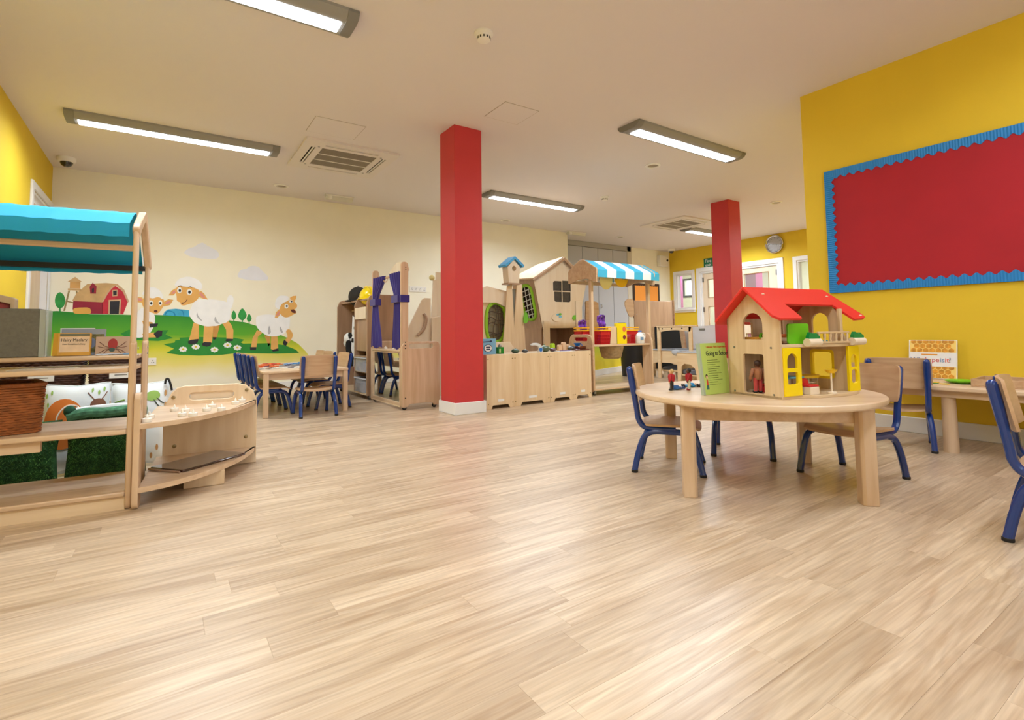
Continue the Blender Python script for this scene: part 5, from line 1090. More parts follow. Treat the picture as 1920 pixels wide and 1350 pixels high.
# ------------------------------------------------------------------ square table
SQ = thing('square_table', 'rectangular beech table near the mural with rows of chairs', 'table', (1.135, 5.85, 0))
hx, hy = .385, .79
obj('tabletop', B().prism(rrect(-hx, hx, -hy, hy, .025), 'xy', .395, .418), MATS['table_beech'], SQ, bevel=.005)
for s in (-1, 1):
    obj('apron', B().box(-hx+.05, hx-.05, s*(hy-.045)-.01, s*(hy-.045)+.01, .335, .395), M_BEECHX, SQ); obj('apron', B().box(s*(hx-.045)-.01, s*(hx-.045)+.01, -hy+.05, hy-.05, .335, .395), M_BEECHY, SQ)
    for q in (-1, 1): obj('leg', B().box(s*(hx-.03)-.022, s*(hx-.03)+.022, q*(hy-.03)-.022, q*(hy-.03)+.022, 0, .395), M_BEECH, SQ, bevel=.003)
# jigsaw pictures on the table
rg = random.Random(5)
PZ = [(.86, 5.45, 'white and brown jigsaw picture at the near left of the table', (226, 220, 206), (150, 110, 90)), (1.10, 5.40, 'white jigsaw picture at the near middle of the table', (236, 236, 232), (120, 110, 110)), (.88, 5.85, 'dark and orange jigsaw picture on the table', (222, 110, 50), (60, 60, 90)), (1.13, 5.85, 'grey jigsaw picture in the middle of the table', (150, 150, 150), (90, 90, 120)), (1.0, 6.22, 'orange and red jigsaw picture toward the mural', (230, 120, 60), (190, 40, 40)), (1.27, 6.22, 'bright blue jigsaw picture toward the mural', (50, 140, 206), (230, 230, 236))]
for i, (x, y, lb, c1, c2) in enumerate(PZ):
    t = thing('jigsaw', lb, 'jigsaw', (x, y, .418), R(rg.uniform(-20, 20)), 'jigsaw pictures on the square table')
    out = smooth_loop([(.12*math.cos(a)*(1+.25*math.sin(3*a+i)), .10*math.sin(a)*(1+.2*math.cos(2*a+i))) for a in [2*PI*k/14 for k in range(14)]], 2)
    obj('board', B().prism(out, 'xy', 0, .007), mat('jig_%d' % i, c1, .5, var=.2, vscale=20), t)
    for k in range(7):
        a = 2*PI*k/7+i; q = smooth_loop([(.075*math.cos(a)+.03*math.cos(b_)*(1+.3*math.sin(2*b_)), .06*math.sin(a)+.026*math.sin(b_)) for b_ in [2*PI*j/8 for j in range(8)]], 2)
        obj('piece', B().prism(q, 'xy', .007, .012+.002*(k % 3)), mat('jigp_%d' % i, c2, .5) if k % 2 else mat('jig_%d' % i, c1), t)
# ------------------------------------------------------------------ puppet theatre / mirror unit
MU = thing('play_theatre', 'beech puppet theatre with purple curtains and mirror front', 'play theatre', (1.93, 4.72, 0))
# x: 0..0.405 deep, y: 0..0.90 long
def mu_end(y0, y1, hole):
    out = [(.0, .03), (.06, .03), (.075, .05), (.10, .06), (.30, .06), (.33, .05), (.345, .03), (.405, .03), (.405, .625), (.395, .65), (.37, .665), (.05, .665), (.02, .65), (.0, .62)]
    return obj('end_panel', B().panel(out, [rrect(.075, .335, .597, .643, .022)] if hole else [], 'xz', y0, y1), M_BEECH, MU, bevel=.004)
mu_end(0, .024, True); mu_end(.876, .90, False)
for y0, y1 in ((.026, .050), (.850, .874)):
    po = obj('post', B().prism(rrect(.0, .078, .03, 1.455, .034), 'xz', y0, y1), M_BEECH, MU, bevel=.004)
for z in (.60, .63, .66, .12): obj('bolt', B().lathe([(.006, 0), (.006, -.003)], (.035, 0, z), 10, 'y'), M_DARK, MU)
for z in (1.38, 1.40): obj('bolt', B().lathe([(.005, .026), (.005, .023)], (.05, 0, z), 10, 'y'), M_DARK, MU)
obj('shelf', B().box(-.006, .30, .052, .848, .565, .585), M_BEECHY, MU, bevel=.004)
fr_ = obj('mirror_frame', B().panel([(.052, .045), (.848, .045), (.848, .564), (.052, .564)], [[(.075, .075), (.825, .075), (.825, .55), (.075, .55)]], 'yz', .0, .022), M_BEECHY, MU, bevel=.003)
obj('mirror', B().box(.010, .013, .073, .827, .073, .552), mat('mirror_glass', (225, 228, 228), .02, metal=1.0), fr_, label='mirror reflecting the chairs')
obj('base_rail', B().box(.0, .03, .052, .848, .03, .045), M_MAPLE, MU); 
obj('curtain_rod', B().bar((.03, .05, 1.34), (.03, .85, 1.34), .012, 12), M_BEECHY, MU)
obj('arched_header', B().prism([(.05, 1.37)]+[(.05+.52*k/20, 1.40+.085*math.sin(PI*k/20)) for k in range(21)]+[(.57, 1.37)], 'yz', .085, .10), M_PALE, MU)
M_PUR = mat('purple_fabric', (50, 36, 120), .8, bump=.2, bscale=260, sheen=.3)
def curtain(ya, yb, ytie, zt, ylow0, ylow1):
    def fn(u, v):
        z = 1.362-(1.362-.60)*v
        ft = min(1, max(0, (1.362-z)/(1.362-zt))); fl = min(1, max(0, (zt-z)/(zt-.60)))
        w0 = yb-ya; sgn = 1
        y_top = ya+(yb-ya)*u; y_tie = ytie+(u-.5)*.15; y_low = ylow0+(ylow1-ylow0)*u
        s1 = ft*ft*(3-2*ft); s2 = fl*fl*(3-2*fl)
        y = y_top*(1-s1)+y_tie*s1 if z > zt else y_tie*(1-s2)+y_low*s2
        amp = .016*(1-.3*s1)
        return (.012+amp*math.sin(u*PI*11+v)-.01*s1, y, z+.012*math.sin(u*PI*3)*(1 if v > .9 else 0))
    c = obj('curtain', B().sheet(fn, 66, 26, .004), M_PUR, MU, smooth=80)
    obj('tie_band', B().panel(rrect(ytie-.085, ytie+.085, zt-.035, zt+.035, .004), [], 'yz', -.028, .040), M_PUR, c)
    return c
curtain(.05, .37, .13, 1.09, .04, .24); curtain(.50, .87, .77, 1.09, .58, .87)
obj('tie_band', B().box(-.006, .088, .018, .058, 1.055, 1.125), M_PUR, MU)
obj('hook', B().tube(smooth_path([(.03, .47, 1.33), (.02, .47, 1.30), (.0, .47, 1.29), (-.01, .47, 1.31)]), .006), M_BEECH, MU)
def castor(t, x, y):
    c = obj('castor', B().lathe([(.021, -.009), (.024, -.006), (.024, .006), (.021, .009)], (x, y, .0245), 16, 'y'), M_BLACK, t); obj('castor_fork', B().box(x-.014, x+.014, y-.014, y-.010, .02, .052).box(x-.014, x+.014, y+.010, y+.014, .02, .052).box(x-.014, x+.014, y-.014, y+.014, .048, .053), M_STEEL, c)
for x in (.04, .36):
    for y in (.04, .86): castor(MU, x, y)
for k, (y, n) in enumerate(((.60, 'left'), (.40, 'second'), (.36, 'third'), (.20, 'right'))):
    tealight((1.93+.06+.03*(k % 2), 4.72+y, .5855), 'white tea light on the theatre shelf, %s of the row' % n)

# ------------------------------------------------------------------ dressing-up unit behind
DU = thing('dressing_up_unit', 'beech dressing-up rail unit with hats and plastic trays', 'storage unit', (1.92, 5.72, 0))
def du_end(y, h): obj('end_panel', B().prism([(0, .05), (.40, .05), (.40, h-.06), (.37, h), (.08, h), (.03, h-.02), (0, h-.09)], 'xz', y-.012, y+.012), M_BROWN, DU, bevel=.004)
du_end(.012, 1.20); du_end(1.21, 1.20)
obj('divider', B().prism([(0, .05), (.38, .05), (.38, 1.14), (.10, 1.22), (.05, 1.20), (0, 1.10)], 'xz', .455, .475), M_BROWN, DU, bevel=.003)
obj('top_shelf', B().box(.05, .40, .02, 1.20, 1.145, 1.165), M_BROWN, DU, bevel=.003); obj('base', B().box(0, .40, .02, 1.20, .05, .072), M_MAPLE, DU, bevel=.004)
obj('back_panel', B().box(.385, .40, .02, 1.20, .07, 1.15), M_BROWN, DU)
for z in (.48, .30): obj('tray_shelf', B().box(.01, .385, .024, .455, z, z+.012), M_BROWN, DU)
obj('storage_box', B().box(-.004, .25, .05, .44, .92, 1.06), M_PALE, DU, bevel=.003); obj('inner_panel', B().box(.02, .03, .03, .45, .55, .92), M_BROWN, DU)
obj('rail', B().bar((.20, .475, 1.06), (.20, 1.2, 1.06), .012), M_BEECHY, DU)
for x in (.05, .36):
    for y in (.05, 1.17): castor(DU, x, y)
M_CLEAR = mat('clear_tray', (226, 228, 230), .2, alpha=.3)
for z, lb in ((.312, 'upper clear plastic tray in the dressing-up unit'), (.075, 'lower clear plastic tray in the dressing-up unit')):
    t = thing('plastic_tray', lb, 'tray', (1.925, 5.96, z)); ht = .165
    obj('tub', B().panel(rrect(-.01, .34, -.19, .19, .02), [rrect(-.004, .334, -.184, .184, .018)], 'xy', 0, ht).box(-.01, .34, -.19, .19, 0, .004), M_CLEAR, t)
    obj('rim', B().panel(rrect(-.022, .35, -.2, .2, .02), [rrect(-.004, .334, -.184, .184, .018)], 'xy', ht-.012, ht), mat('tray_rim', (214, 214, 216), .4), t)
    obj('contents', B().box(.01, .32, -.17, .17, .005, ht*.6), mat('tray_contents_%d' % int(z*100), (120, 100, 104), .8, var=.7, vscale=18), t)
t = thing('riding_hat', 'black dressing-up hat on the storage unit', 'hat', (2.07, 6.52, 1.166)); obj('crown', B().ball((0, 0, .06), (.12, .14, .13), 20, 12), mat('black_felt', (40, 36, 32), .8), t); obj('brim', B().lathe([(.12, 0), (.165, 0), (.165, .008), (.12, .02)], seg=24), mat('black_felt', (40, 36, 32)), t); obj('button', B().ball((0, 0, .195), .012), M_STEEL, t)
t = thing('safety_helmet', 'yellow toy safety helmet on the storage unit', 'helmet', (2.08, 6.12, 1.166)); my = mat('helmet_yellow', (250, 222, 10), .25, coat=.5)
obj('shell', B().ball((0, 0, .04), (.115, .14, .115), 22, 12), my, t); obj('brim', B().prism(ellipse(0, .03, .135, .185, 28), 'xy', .0, .010), my, t, bevel=.003)
for x in (-.04, 0, .04): obj('ridge', B().tube([(x, .135*math.cos(a), .045+.113*math.sin(a)) for a in [PI*k/10 for k in range(1, 10)]], .008, 6), my, t)
t = thing('toy_ladybird', 'small red toy on the pale box in the storage unit', 'toy', (1.99, 5.88, 1.061)); obj('ball', B().ball((0, 0, .03), .03), RT, t); obj('stand', B().lathe([(.02, 0), (.02, .01)], seg=12), M_STEEL, t)
# spotted costume hanging from the rail
t = thing('spotted_costume', 'white costume with black spots hanging in the unit', 'costume', (1.99, 6.34, 1.06))
msp = bpy.data.materials.new('dalmatian'); msp.use_nodes = True; nt = msp.node_tree; vo = nt.nodes.new('ShaderNodeTexVoronoi'); vo.inputs['Scale'].default_value = 13; rp = nt.nodes.new('ShaderNodeValToRGB')
tc = nt.nodes.new('ShaderNodeTexCoord'); nt.links.new(tc.outputs['Object'], vo.inputs['Vector']); rp.color_ramp.interpolation = 'CONSTANT'; rp.color_ramp.elements[0].color = (.015, .014, .014, 1); rp.color_ramp.elements[1].position = .36; rp.color_ramp.elements[1].color = (.82, .82, .82, 1)
nt.links.new(vo.outputs['Distance'], rp.inputs['Fac']); nt.links.new(rp.outputs['Color'], nt.nodes['Principled BSDF'].inputs['Base Color']); nt.nodes['Principled BSDF'].inputs['Roughness'].default_value = .9
obj('suit', B().sheet(lambda u, v: (.0+.03*math.sin(u*PI*4), (u-.5)*(.10+.16*v)-.02, -.10-.62*v+.02*math.sin(u*9)), 22, 22, .03), msp, t, smooth=80)
obj('hood', B().ball((-.04, .14, -.37), (.07, .09, .08)).ball((-.05, .19, -.42), (.05, .06, .06)), mat('white_plush', (226, 226, 224), .95), t)
obj('tail', B().tube(smooth_path([(-.03, .08, -.30), (-.06, .10, -.45), (-.05, .06, -.60), (-.03, .03, -.70)]), .04, 10), mat('black_plush', (26, 24, 24), .95), t)
obj('hanger', B().tube(smooth_path([(0, -.08, -.12), (0, 0, -.06), (0, .08, -.12)]), .006).tube(smooth_path([(0, 0, -.06), (0, 0, -.02), (.02, 0, .014), (.0, 0, .02)]), .004), M_STEEL, t); obj('boot', B().ball((0, -.05, -.74), (.05, .06, .07)), mat('maroon_boot', (110, 30, 36), .5), t)

# ------------------------------------------------------------------ boards leaning behind the theatre
LB = thing('leaning_boards', 'pale wooden play panels standing behind the theatre', 'boards', (2.58, 5.66, 0))
for n, pts, y in (('panel', [(-.22, 0), (.10, 0), (.10, 1.17), (.02, 1.17), (-.02, 1.14), (-.22, .76)], .0), ('panel', [(.06, 0), (.17, 0), (.20, 1.40), (.15, 1.40)], .03), ('panel', [(.17, 0), (.30, 0), (.30, 1.50), (.20, 1.50)], .06), ('panel', [(.08, 0), (.24, 0), (.24, .96), (.10, .93)], -.03)):
    obj(n, B().prism(pts, 'xz', y-.010, y+.010), M_PALE, LB, bevel=.003)
obj('bracket', B().tube(smooth_path([(-.08, -.02, .72), (0, -.03, .80), (.03, -.03, .92), (.0, -.02, .98)]), .018), M_BROWN, LB); obj('knob', B().ball((.12, .0, 1.42), .035), mat('pale_knob', (220, 206, 140), .5), LB)

# ------------------------------------------------------------------ row of low cabinets
XS = [2.605, 2.945, 3.43, 3.79, 4.075]; LBc = ['closest to the nearer red pillar', 'second from the pillar', 'third from the pillar', 'farthest from the pillar']
for k in range(4):
    xa, xb = XS[k]+.004, XS[k+1]-.004; w = xb-xa; y0 = 4.262+.03*k
    t = thing('low_cabinet', 'low maple cabinet with white label, %s' % LBc[k], 'cabinet', (xa, y0, 0), R(2.5), 'low maple cabinets in a row'); h = .528
    c0, c1 = w*.22, w*.78
    obj('front', B().prism([(0, 0), (c0-.02, 0), (c0, .035), (c1, .035), (c1+.02, 0), (w, 0), (w, h), (0, h)], 'xz', 0, .015), M_MAPLE, t, bevel=.002)
    obj('carcass', B().box(.002, w-.002, .015, .40, .035, h-.018), M_MAPLE, t); obj('cabinet_top', B().box(0, w, .0155, .40, h-.018, h), M_MAPLEX, t)
    obj('label_card', B().box(w*.40, w*.62, -.002, 0, .068, .092), M_WHITE, t)
    for x in (.018, w-.018):
        for z in (.05, h-.045): obj('bolt', B().lathe([(.006, 0), (.006, -.002)], (x, 0, z), 10, 'y'), mat('brass_bolt', (150, 132, 96)), t)
ZT = .5285
def ctop(name, label, cat, x, y, rz=0): return thing(name, label, cat, (x, y, ZT), rz)
t = ctop('game_box', 'light blue toy box standing beside the nearer red pillar', 'box', 2.70, 4.40); obj('box', B().box(-.16, .09, -.03, .04, 0, .155), mat('box_blue', (120, 172, 206), .4), t, bevel=.002); obj('badge', B().prism(ellipse(-.005, .06, .045, .036), 'xz', -.032, -.029), M_WHITE, t)
obj('badge_ring', B().panel(ellipse(-.005, .06, .048, .039), [ellipse(-.005, .06, .043, .034)], 'xz', -.033, -.029), mat('navy_ink', (40, 48, 84), .5), t); obj('badge_bar', B().box(-.03, .022, -.0335, -.0318, .064, .076).box(-.028, .02, -.0335, -.0318, .044, .056), mat('navy_ink', (40, 48, 84)), t)
obj('spoon_print', B().tube([(-.08, -.031, .122), (.02, -.031, .128)], .004, 6).ball((.03, -.031, .129), (.012, .003, .010)), mat('navy_ink', (40, 48, 84)), t)
t = ctop('toy_tin', 'green toy tin with grey lid on the low cabinets', 'tin', 2.855, 4.40); obj('tin', B().box(-.032, .032, -.025, .025, 0, .068), mat('tin_green', (16, 130, 40), .35), t, bevel=.002); obj('lid', B().lathe([(.02, .068), (.02, .084), (.012, .092), (.004, .096)], seg=14), M_STEEL, t); obj('print', B().box(-.024, -.006, -.0262, -.0248, .012, .05), mat('print_pale', (190, 206, 150), .5), t)
for x, y, r_, c, lb in ((3.06, 4.42, .038, (40, 76, 56), 'dark green toy pepper half on the low cabinets'), (3.19, 4.43, .030, (48, 52, 60), 'small dark toy aubergine half on the low cabinets'), (3.48, 4.47, .06, (70, 92, 66), 'large green toy cabbage on the low cabinets'), (3.60, 4.47, .034, (92, 62, 76), 'purple toy vegetable beside the cabbage'), (3.90, 4.50, .045, (52, 54, 56), 'dark grey toy pot on the low cabinets')):
    t = ctop('toy_vegetable', lb, 'toy food', x, y); obj('skin', B().ball((0, 0, r_*.55), (r_*1.2, r_, r_*.62), 16, 10), mat('veg_%d' % c[0], c, .3, coat=.4), t); obj('stalk', B().lathe([(r_*.18, r_*1.12), (r_*.1, r_*1.35), (.001, r_*1.36)], seg=8), mat('veg_stalk', (120, 140, 90), .5), t)
t = ctop('tape_dispenser', 'grey curved toy scanner with a blue wheel', 'toy', 3.345, 4.40); obj('arm', B().panel(smooth_loop([(-.10, .085), (-.06, .100), (.0, .095), (.045, .06), (.055, .02), (.05, 0), (0, 0), (-.0, .02), (.008, .045), (-.01, .068), (-.05, .075), (-.09, .074)], 2), [], 'xz', -.012, .012), mat('scanner_grey', (206, 208, 208), .35), t, bevel=.002); obj('wheel', B().lathe([(.021, -.016), (.021, -.012)], (.025, 0, .028), 18, 'y'), mat('scanner_blue', (30, 110, 190), .35), t)
for x, y, h_, c, lb in ((3.66, 4.55, .075, (168, 206, 40), 'lime green toy carton on the low cabinets'), (3.77, 4.56, .058, (214, 176, 140), 'pale wooden toy block left of the tall one'), (3.84, 4.57, .085, (222, 186, 150), 'tall pale wooden toy block on the low cabinets'), (3.92, 4.59, .06, (216, 180, 142), 'pale wooden toy block behind the dark pot')):
    t = ctop('toy_block', lb, 'toy block', x, y); obj('block', B().box(-.024, .024, -.02, .02, 0, h_), mat('tb_%d_%d' % (c[0], c[2]), c, .5), t, bevel=.004); obj('top', B().prism([(-.022, h_), (.022, h_), (.012, h_+.012), (-.012, h_+.012)], 'xz', -.018, .018), mat('tb_%d_%d' % (c[0], c[2]), c), t)
t = ctop('toy_funnel', 'bright blue toy funnel standing on the low cabinets', 'toy', 3.99, 4.50); obj('cone', B().lathe([(.014, 0), (.018, .04), (.045, .085), (.042, .085), (.012, .04)], seg=16), mat('scanner_blue', (30, 110, 190)), t); obj('handle', B().tube(smooth_path([(.04, 0, .08), (.07, 0, .06), (.05, 0, .03), (.018, 0, .03)]), .005), mat('scanner_blue', (30, 110, 190)), t)
t = ctop('toy_tray', 'dark maroon glossy toy tray on the low cabinets', 'tray', 3.98, 4.43); obj('tray', B().box(-.10, .085, -.05, .05, 0, .018), mat('maroon_gloss', (84, 16, 26), .15, coat=.8), t, bevel=.005); obj('toy_till', B().box(-.055, .055, -.035, .045, .018, .052), mat('maroon_gloss', (84, 16, 26)), t, bevel=.006)
t = ctop('paper_sheet', 'white paper sheets lying on the low cabinets', 'paper', 3.70, 4.40); obj('sheet', B().box(-.10, .12, -.05, .05, 0, .004), M_WHITE, t); obj('pen', B().bar((-.08, -.03, .008), (.09, -.01, .008), .004), mat('pen_purple', (90, 70, 140), .4), t)
# ------------------------------------------------------------------ tree house playhouse behind the cabinets
PH = thing('tree_playhouse', 'birch tree playhouse with crooked roof behind the low cabinets', 'playhouse', (4.60, 5.6, 0))
def o4(pts): return [(a-4.60, b) for a, b in pts]
def rc(a, b, c, d, k):
    # rectangle with one rounded corner k (0 bl, 1 br, 2 tr, 3 tl)
    q = [(a, c), (b, c), (b, d), (a, d)]; r = .035; out = []
    for i, (x, y) in enumerate(q):
        if i != k: out.append((x, y)); continue
        sx = 1 if x == a else -1; sy = 1 if y == c else -1; cx, cy = x+sx*r, y+sy*r
        a0 = math.atan2(-sy, 0) if (i in (1, 3)) else math.atan2(0, -sx)
        for j in range(6):
            t = a0+PI/2*j/5; out.append((cx+r*math.cos(t), cy+r*math.sin(t)))
    return out
win = [rc(-.062, .092, 1.325, 1.462, 3), rc(.106, .263, 1.325, 1.472, 2), rc(-.045, .092, 1.168, 1.311, 0), rc(.106, .257, 1.168, 1.311, 1)]
fw = obj('front_wall', B().panel(o4([(4.196, 1.486), (4.34, .815), (4.994, .815), (5.165, 1.457), (4.70, 1.772)]), win, 'xz', 0, .012), M_PALE, PH, bevel=.003)
obj('window_pane', B().box(-.10, .28, .016, .020, 1.14, 1.50), mat('dark_mesh', (74, 66, 56), .7, var=.15, vscale=40), fw)
for xa, xb, zt_ in ((4.345, 4.45, .90), (4.935, 5.05, 1.185)): obj('leg_board', B().prism(o4([(xa, 0), (xb, 0), (xb, zt_), (xa, zt_)]), 'xz', -.022, -.002), M_PALE, PH, bevel=.004)
obj('lower_wall', B().box(-.26, -.24, .03, .52, 0, .82), M_BROWN, PH); obj('lower_wall', B().box(.40, .42, .03, .52, 0, .82), M_BROWN, PH); obj('rear_wall', B().box(-.26, .42, .5, .52, 0, 1.4), M_BROWN, PH); obj('deck', B().box(-.25, .40, .022, .50, .80, .82), M_PALE, PH)
# side wall leans outward with the front wall
sw = B().panel(rrect(.0, .52, 0, .70, .01), [rrect(.07, .33, .12, .60, .10)], 'yz', 0, .018)
sw.v = [(-.26-.144*(z/.70)+x, y+.02, .80+z) for x, y, z in sw.v]; side = obj('side_wall', sw, M_BROWN, PH)
def side_pt(y, z, d=0): return (-.26-.144*(z/.70)-d, y+.02, .80+z)
rim = [side_pt(a, b, .006) for a, b in smooth_loop(rrect(.07, .33, .12, .60, .10, 3), 1)]
obj('net_rim', B().tube(rim, .022, 8, True), mat('lime_rubber', (142, 196, 30), .5), side)
net = B()
for k in range(1, 7): net.bar(side_pt(.08, .12+.48*k/7+.02, .004), side_pt(.32, .12+.48*k/7-.02, .004), .006, 6)
for k in range(1, 3): net.bar(side_pt(.07+.26*k/3, .13, .004), side_pt(.07+.26*k/3-.02, .59, .004), .006, 6)
obj('rope_net', net, mat('white_rope', (226, 224, 218), .8), side)
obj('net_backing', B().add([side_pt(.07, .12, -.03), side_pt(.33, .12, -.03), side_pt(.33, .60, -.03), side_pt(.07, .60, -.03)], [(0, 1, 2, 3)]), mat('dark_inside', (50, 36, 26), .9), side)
def roof(pts3, nm):
    v = [Vector(p) for p in pts3]; n = (v[1]-v[0]).cross(v[2]-v[0]).normalized()*.022
    b = B().add(v+[p+n for p in v], [(0, 1, 2, 3), (7, 6, 5, 4), (0, 4, 5, 1), (1, 5, 6, 2), (2, 6, 7, 3), (3, 7, 4, 0)]); obj(nm, b, M_BEECH, PH, bevel=.003)
roof([(-.44, -.05, 1.46), (.10, -.05, 1.79), (.10, .56, 1.75), (-.42, .56, 1.50)], 'roof_panel'); roof([(.10, -.05, 1.79), (.62, -.05, 1.43), (.62, .56, 1.45), (.10, .56, 1.75)], 'roof_panel')
obj('roof_trim', B().prism([(-.46, 1.455), (.10, 1.795), (.64, 1.42), (.60, 1.40), (.10, 1.755), (-.42, 1.44)], 'xz', -.065, -.05), M_BROWN, PH)
hg = obj('hedgehog_plaque', B().prism(smooth_loop([(-.10, .93), (-.06, .90), (0, .89), (.06, .91), (.075, .96), (.05, 1.0), (0, 1.005), (-.05, .99), (-.09, .97)], 2), 'xz', -.015, 0), M_PALE, PH, label='pale hedgehog plaque with leaves')
for x, z, c in ((.0, .985, (120, 190, 220)), (.04, .99, (110, 190, 80)), (.045, .955, (120, 190, 220))): obj('plaque_leaf', B().prism(smooth_loop([(x-.03, z), (x, z+.02), (x+.03, z+.005), (x, z-.015)], 3), 'xz', -.02, -.014), mat('plq_%d' % c[2], c, .5), hg)
obj('leaf_plaque', B().prism(smooth_loop([(.275, .93), (.30, .91), (.345, .93), (.355, .965), (.33, .985), (.29, .97)], 3), 'xz', -.014, 0), mat('leaf_green', (116, 196, 60), .5), PH)
obj('side_wing', B().prism(smooth_loop([(.60, .62), (.80, .62), (.86, .70), (.86, 1.10), (.82, 1.19), (.62, 1.20), (.60, 1.10)], 2), 'xz', .06, .08), M_PLY, PH); obj('wing_bracket', B().box(.40, .64, .06, .08, .64, .72), M_PLY, PH)
# split tree trunk boards with a bird box, and the small rope-net wing
TP = thing('tree_trunk_panel', 'birch tree trunk play panel carrying a bird box', 'play panel', (3.63, 5.25, 0))
def o3(pts): return [(a-3.63, b) for a, b in pts]
obj('trunk_board', B().prism(o3([(3.40, 0), (3.66, 0), (3.628, .75), (3.60, 1.335), (3.53, 1.325), (3.47, .70)]), 'xz', 0, .02), M_MAPLE, TP, bevel=.004)
obj('trunk_board', B().prism(o3([(3.64, 0), (3.85, 0), (3.81, .56), (3.768, 1.35), (3.687, 1.345), (3.632, .757)]), 'xz', .022, .042), M_MAPLE, TP, bevel=.004)
obj('trunk_gap', B().prism(o3([(3.60, 1.29), (3.69, 1.29), (3.63, .75)]), 'xz', .044, .05), mat('gap_grey', (128, 124, 108), .8), TP)
obj('leaf', B().prism(smooth_loop(o3([(3.77, .86), (3.82, .87), (3.83, .94), (3.80, 1.0), (3.765, .93)]), 3), 'xz', -.012, 0), mat('leaf_green', (116, 196, 60)), TP)
bb = obj('bird_box', B().panel(o3([(3.511, 1.353), (3.664, 1.353), (3.681, 1.56), (3.592, 1.645), (3.494, 1.55)]), [ellipse(3.592-3.63, 1.535, .030, .032)], 'xz', -.06, .06), M_PALE, TP, bevel=.003)
obj('entrance', B().prism(ellipse(3.592-3.63, 1.535, .031, .033), 'xz', .0, .01), mat('cream_inside', (214, 206, 170), .8), bb); obj('perch_shelf', B().box(-.14, .05, -.07, .07, 1.335, 1.353), M_BROWN, bb)
M_SKY = mat('sky_blue_lacquer', (70, 164, 222), .4)
obj('bird_box_roof', B().prism(o3([(3.592, 1.685), (3.446, 1.573), (3.458, 1.548), (3.592, 1.650)]), 'xz', -.085, .08), M_SKY, bb); obj('bird_box_roof', B().prism(o3([(3.592, 1.685), (3.592, 1.650), (3.718, 1.552), (3.732, 1.578)]), 'xz', -.085, .08), M_SKY, bb)
NW = thing('net_wing_panel', 'birch play panel with lime rimmed rope net beside the pillar', 'play panel', (3.36, 5.36, 0))
def ow(pts): return [(a-3.36, b) for a, b in pts]
ring = smooth_loop(ow([(3.29, 1.0), (3.35, 1.09), (3.44, 1.11), (3.53, 1.05), (3.56, .93), (3.55, .79), (3.50, .66), (3.40, .63), (3.32, .66), (3.28, .80)]), 3)
obj('panel', B().panel(ow([(2.98, 0), (3.60, 0), (3.60, 1.12), (2.98, 1.12)]), [ring], 'xz', 0, .02), M_MAPLE, NW)
obj('net_rim', B().tube([(a, -.004, b) for a, b in ring], .022, 8, True), mat('lime_rubber', (142, 196, 30)), NW)
net = B(); rg = random.Random(2)
for k in range(6): net.tube(smooth_path([(-.07, -.002, .68+.075*k), (0, -.006, .70+.075*k+rg.uniform(-.03, .03)), (.08, -.004, .68+.075*k+rg.uniform(-.03, .03)), (.19, -.002, .70+.07*k)], 4), .006, 6)
for k in range(4): net.tube(smooth_path([(-.03+.06*k, -.003, .64), (-.05+.06*k+rg.uniform(-.03, .03), -.006, .80), (-.02+.06*k+rg.uniform(-.03, .03), -.004, .95), (-.03+.06*k, -.003, 1.10)], 4), .006, 6)
obj('rope_net', net, mat('brown_rope', (92, 74, 56), .9), NW); obj('backing', B().box(-.12, .24, .03, .036, .6, 1.12), mat('net_backing_grey', (150, 136, 108), .9), NW)
obj('roof_board', B().prism(ow([(2.98, 1.13), (3.19, 1.285), (3.267, 1.315), (3.57, 1.26), (3.57, 1.05), (3.405, 1.112), (2.98, 1.105)]), 'xz', -.05, -.02), M_PALE, NW, bevel=.004)
obj('step_board', B().prism([(-.42, 0), (.06, 0), (.035, .54), (-.04, .635), (-.42, .635)], 'xz', -.46, -.44), M_PALE, NW, bevel=.003)
# ------------------------------------------------------------------ market stall with striped awning
MS = thing('market_stall', 'beech market stall with blue and white striped awning', 'market stall', (4.15, 4.435, 0))
for x in (0, .985):
    xo = x
    if x == 0: obj('end_panel', B().panel([(-.03, .06), (.02, .03), (.06, .05), (.30, .05), (.34, .03), (.385, .06), (.385, .62), (.365, .68), (.32, .71), (.05, .71), (.0, .69), (-.03, .62)], [rrect(.06, .29, .63, .675, .02)], 'yz', xo-.0115, xo+.0115), M_PLY, MS, bevel=.005)
    else: obj('end_panel', B().panel([(-.055, .04), (.10, .04), (.10, .70), (.03, .72), (-.02, .70), (-.055, .62)], [], 'yz', xo-.0115, xo+.0115), M_BEECH, MS, bevel=.005)
    obj('post', B().box(xo+.012, xo+.05, -.0, .045, .06, 1.36), M_BEECH, MS, bevel=.006)
    obj('gable', B().panel([(-.125, 1.315), (-.10, 1.315), (.04, 1.365), (.20, 1.365), (.34, 1.325), (.365, 1.33), (.365, 1.47), (.35, 1.495), (.15, 1.60), (.09, 1.60), (-.125, 1.478), (-.135, 1.46)], [], 'yz', xo-.025, xo-.003), M_PLY if x == 0 else M_BEECH, MS, bevel=.004)
    for y in (.0, .36): castor(MS, xo+(.03 if x == 0 else -.03), y)
for z in (.12, .20, .42, .46, .55, .60): obj('bolt', B().lathe([(.006, -.0), (.006, -.003)], (.985, -.03, z), 10, 'y'), M_DARK, MS)
obj('shelf', B().box(.0115, .9735, -.03, .38, .565, .587), M_BEECHX, MS, bevel=.005); obj('base', B().box(.0115, .9735, -.02, .38, .055, .075), M_BEECHX, MS, bevel=.005); obj('rear_rail', B().box(.0115, .9735, .335, .355, 1.33, 1.37), M_BEECHX, MS)
